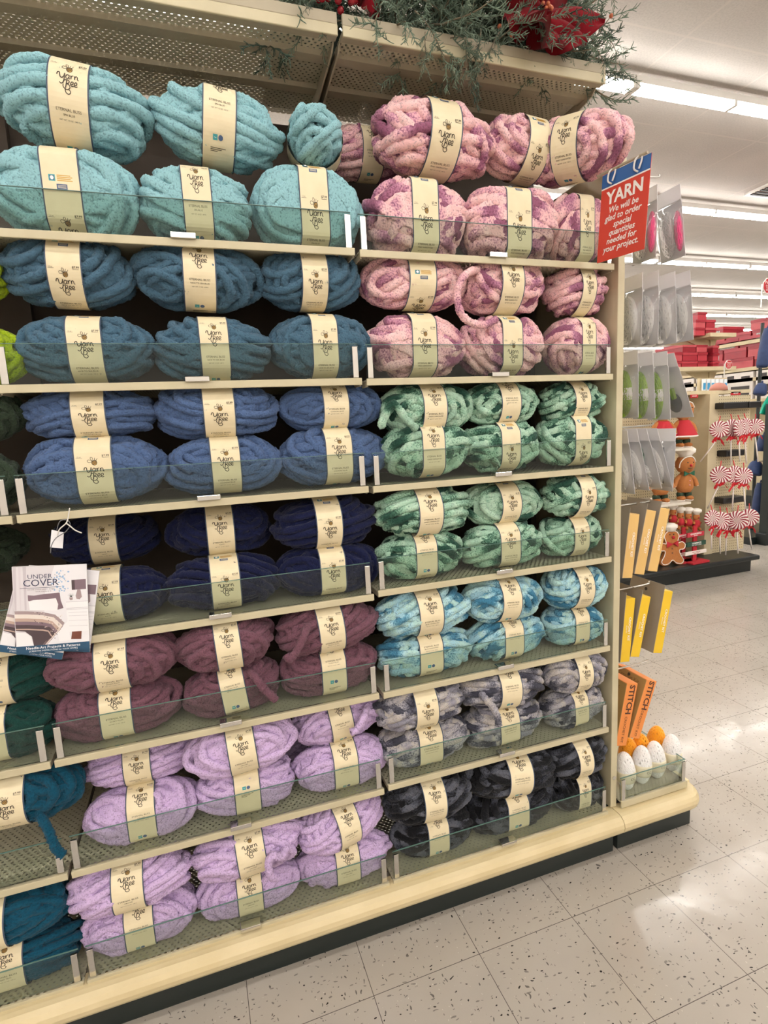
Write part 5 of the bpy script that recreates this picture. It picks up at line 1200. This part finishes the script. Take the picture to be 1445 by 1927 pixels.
# white boxed goods on the lower level
WB = mottled('white_carton', '#e5dfd9', '#d8d1ca', 4, 0.5); DK = mat('carton_photo', '#3a3432', 0.5)
z = atx(1400, 752)[2]
MB().box((X7-0.05, 2.6, z-0.04), (X7+0.55, 6.6, z)).build('shelf', SHC, lr, world=True)
y = 2.7
for i in range(7):
    wd = 0.46; hh = 0.40
    t = thing('white_carton', f'white boxed product on the low shelf, {("first","second","third","fourth","fifth","sixth","seventh")[i]} from the near end', 'carton', (X7, y, z), (0, 0, 0), 'white cartons on the long run')
    MB().box((0, 0, 0), (0.4, wd, hh)).build('carton', WB, t); MB().box((-0.003, wd*0.1, hh*0.15), (-0.0005, wd*0.75, hh*0.5)).build('picture_panel', DK, t)
    for r4 in ((-0.4, -0.15, 0.05), (0.1, 0.4, 0.03)): b = MB(); b.rect(wd*r4[0], 0, wd*r4[1], r4[2]); b.map(lambda p: (-0.002, wd/2-p[0], hh*0.78+p[1])); b.build('print_bar', DK, t)
    y += wd+0.05
# blue bags and teal item at the right picture edge, on a wire stand
BLUEB = mottled('navy_blue_bag', '#243a66', '#1c2f57', 20, 0.6, bump_s=0.3)
ws = thing('wire_stand', 'grey wire stand carrying the blue bags at the right picture edge', 'rack', tuple(at(1440, 900, y=3.0)*np.array((1, 1, 0))))
x0 = ws.location[0]; MB().box((x0-0.30, 2.9, 0), (x0+0.5, 3.5, 0.08)).build('base', BLACKB, ws, world=True)
ztw = at(1440, 600, y=3.0)[2]
for xx in (x0+0.10, x0+0.45): MB().tube([(xx, 3.2, 0.08), (xx, 3.2, ztw)], 0.018, 8).build('post', mat('stand_dark', '#1d2423', 0.4), ws, world=True)
for v in (652, 737, 870, 945): zz = at(1430, v, y=3.0)[2]; MB().tube([(x0+0.45, 3.2, zz), (x0-0.05, 3.05, zz), (x0-0.10, 3.0, zz-0.02)], 0.008, 6).build('arm', STEEL, ws, world=True)
def bagb(rect, y, label, lean):
    (u0, v0, u1, v1) = rect; a, c = at(u0, v1, y=y), at(u1, v0, y=y); wd, ht = c[0]-a[0], c[2]-a[2]
    t = thing('blue_bag', label, 'bag', (a[0]+wd/2, y, c[2]), (0, R(lean), 0), 'dark blue bags at the right edge'); b = MB(); vs = []
    b.lathe([(0.30, 0), (0.42, -0.2), (0.5, -0.6), (0.5, -0.93), (0.42, -1.0)], 16); b.map(lambda p: (p[0]*wd, p[1]*0.12, p[2]*ht)); b.build('sack', BLUEB, t, smooth=True)
    b = MB(); b.tube(catmull([(-0.1*wd, 0, 0), (0, 0, 0.03), (0.1*wd, 0, 0)], 4), 0.006, 5); b.build('handle', BLUEB, t)
bagb((1424, 722, 1442, 744), 3.0, 'dark blue bag hanging upper right, beside the white cartons', 14); bagb((1411, 868, 1436, 895), 3.0, 'dark blue bag hanging behind the peppermint lollipops', 16)
bagb((1428, 818, 1446, 850), 3.0, 'dark blue bag hanging at the right edge beside the top lollipops', 4); bagb((1420, 908, 1440, 968), 3.0, 'long dark blue bag low at the right edge', 3); bagb((1434, 618, 1452, 692), 3.0, 'tall bright blue bag at the right edge by the red boxes', 8)
p = at(1440, 762, y=2.95); t = thing('teal_scraper', 'bright teal tool hanging at the right picture edge', 'tool', tuple(p), (0, R(12), 0)); b = MB(); b.prism([(-0.05, -0.10), (0.03, -0.10), (0.07, 0.06), (0.02, 0.10), (-0.03, 0.0)], 'y', -0.012, 0.012); b.build('body', mat('teal_plastic', '#12a386', 0.4), t, bevel=0.004)
# dark column at the far right edge
col = thing('dark_fixture_post', 'dark green fixture end at the right picture edge', 'fixture', tuple(at(1452, 980, y=2.8)*np.array((1, 1, 0))))
x0 = at(1447, 900, y=2.8)[0]; MB().box((x0, 2.8, 0), (x0+0.35, 2.92, 0.13)).build('base', BLACKB, col, world=True, bevel=0.01); MB().box((x0+0.03, 2.82, 0.13), (x0+0.30, 2.90, at(1440, 760, y=2.65)[2])).build('column', mat('dark_green_post', '#17211f', 0.4), col, world=True)
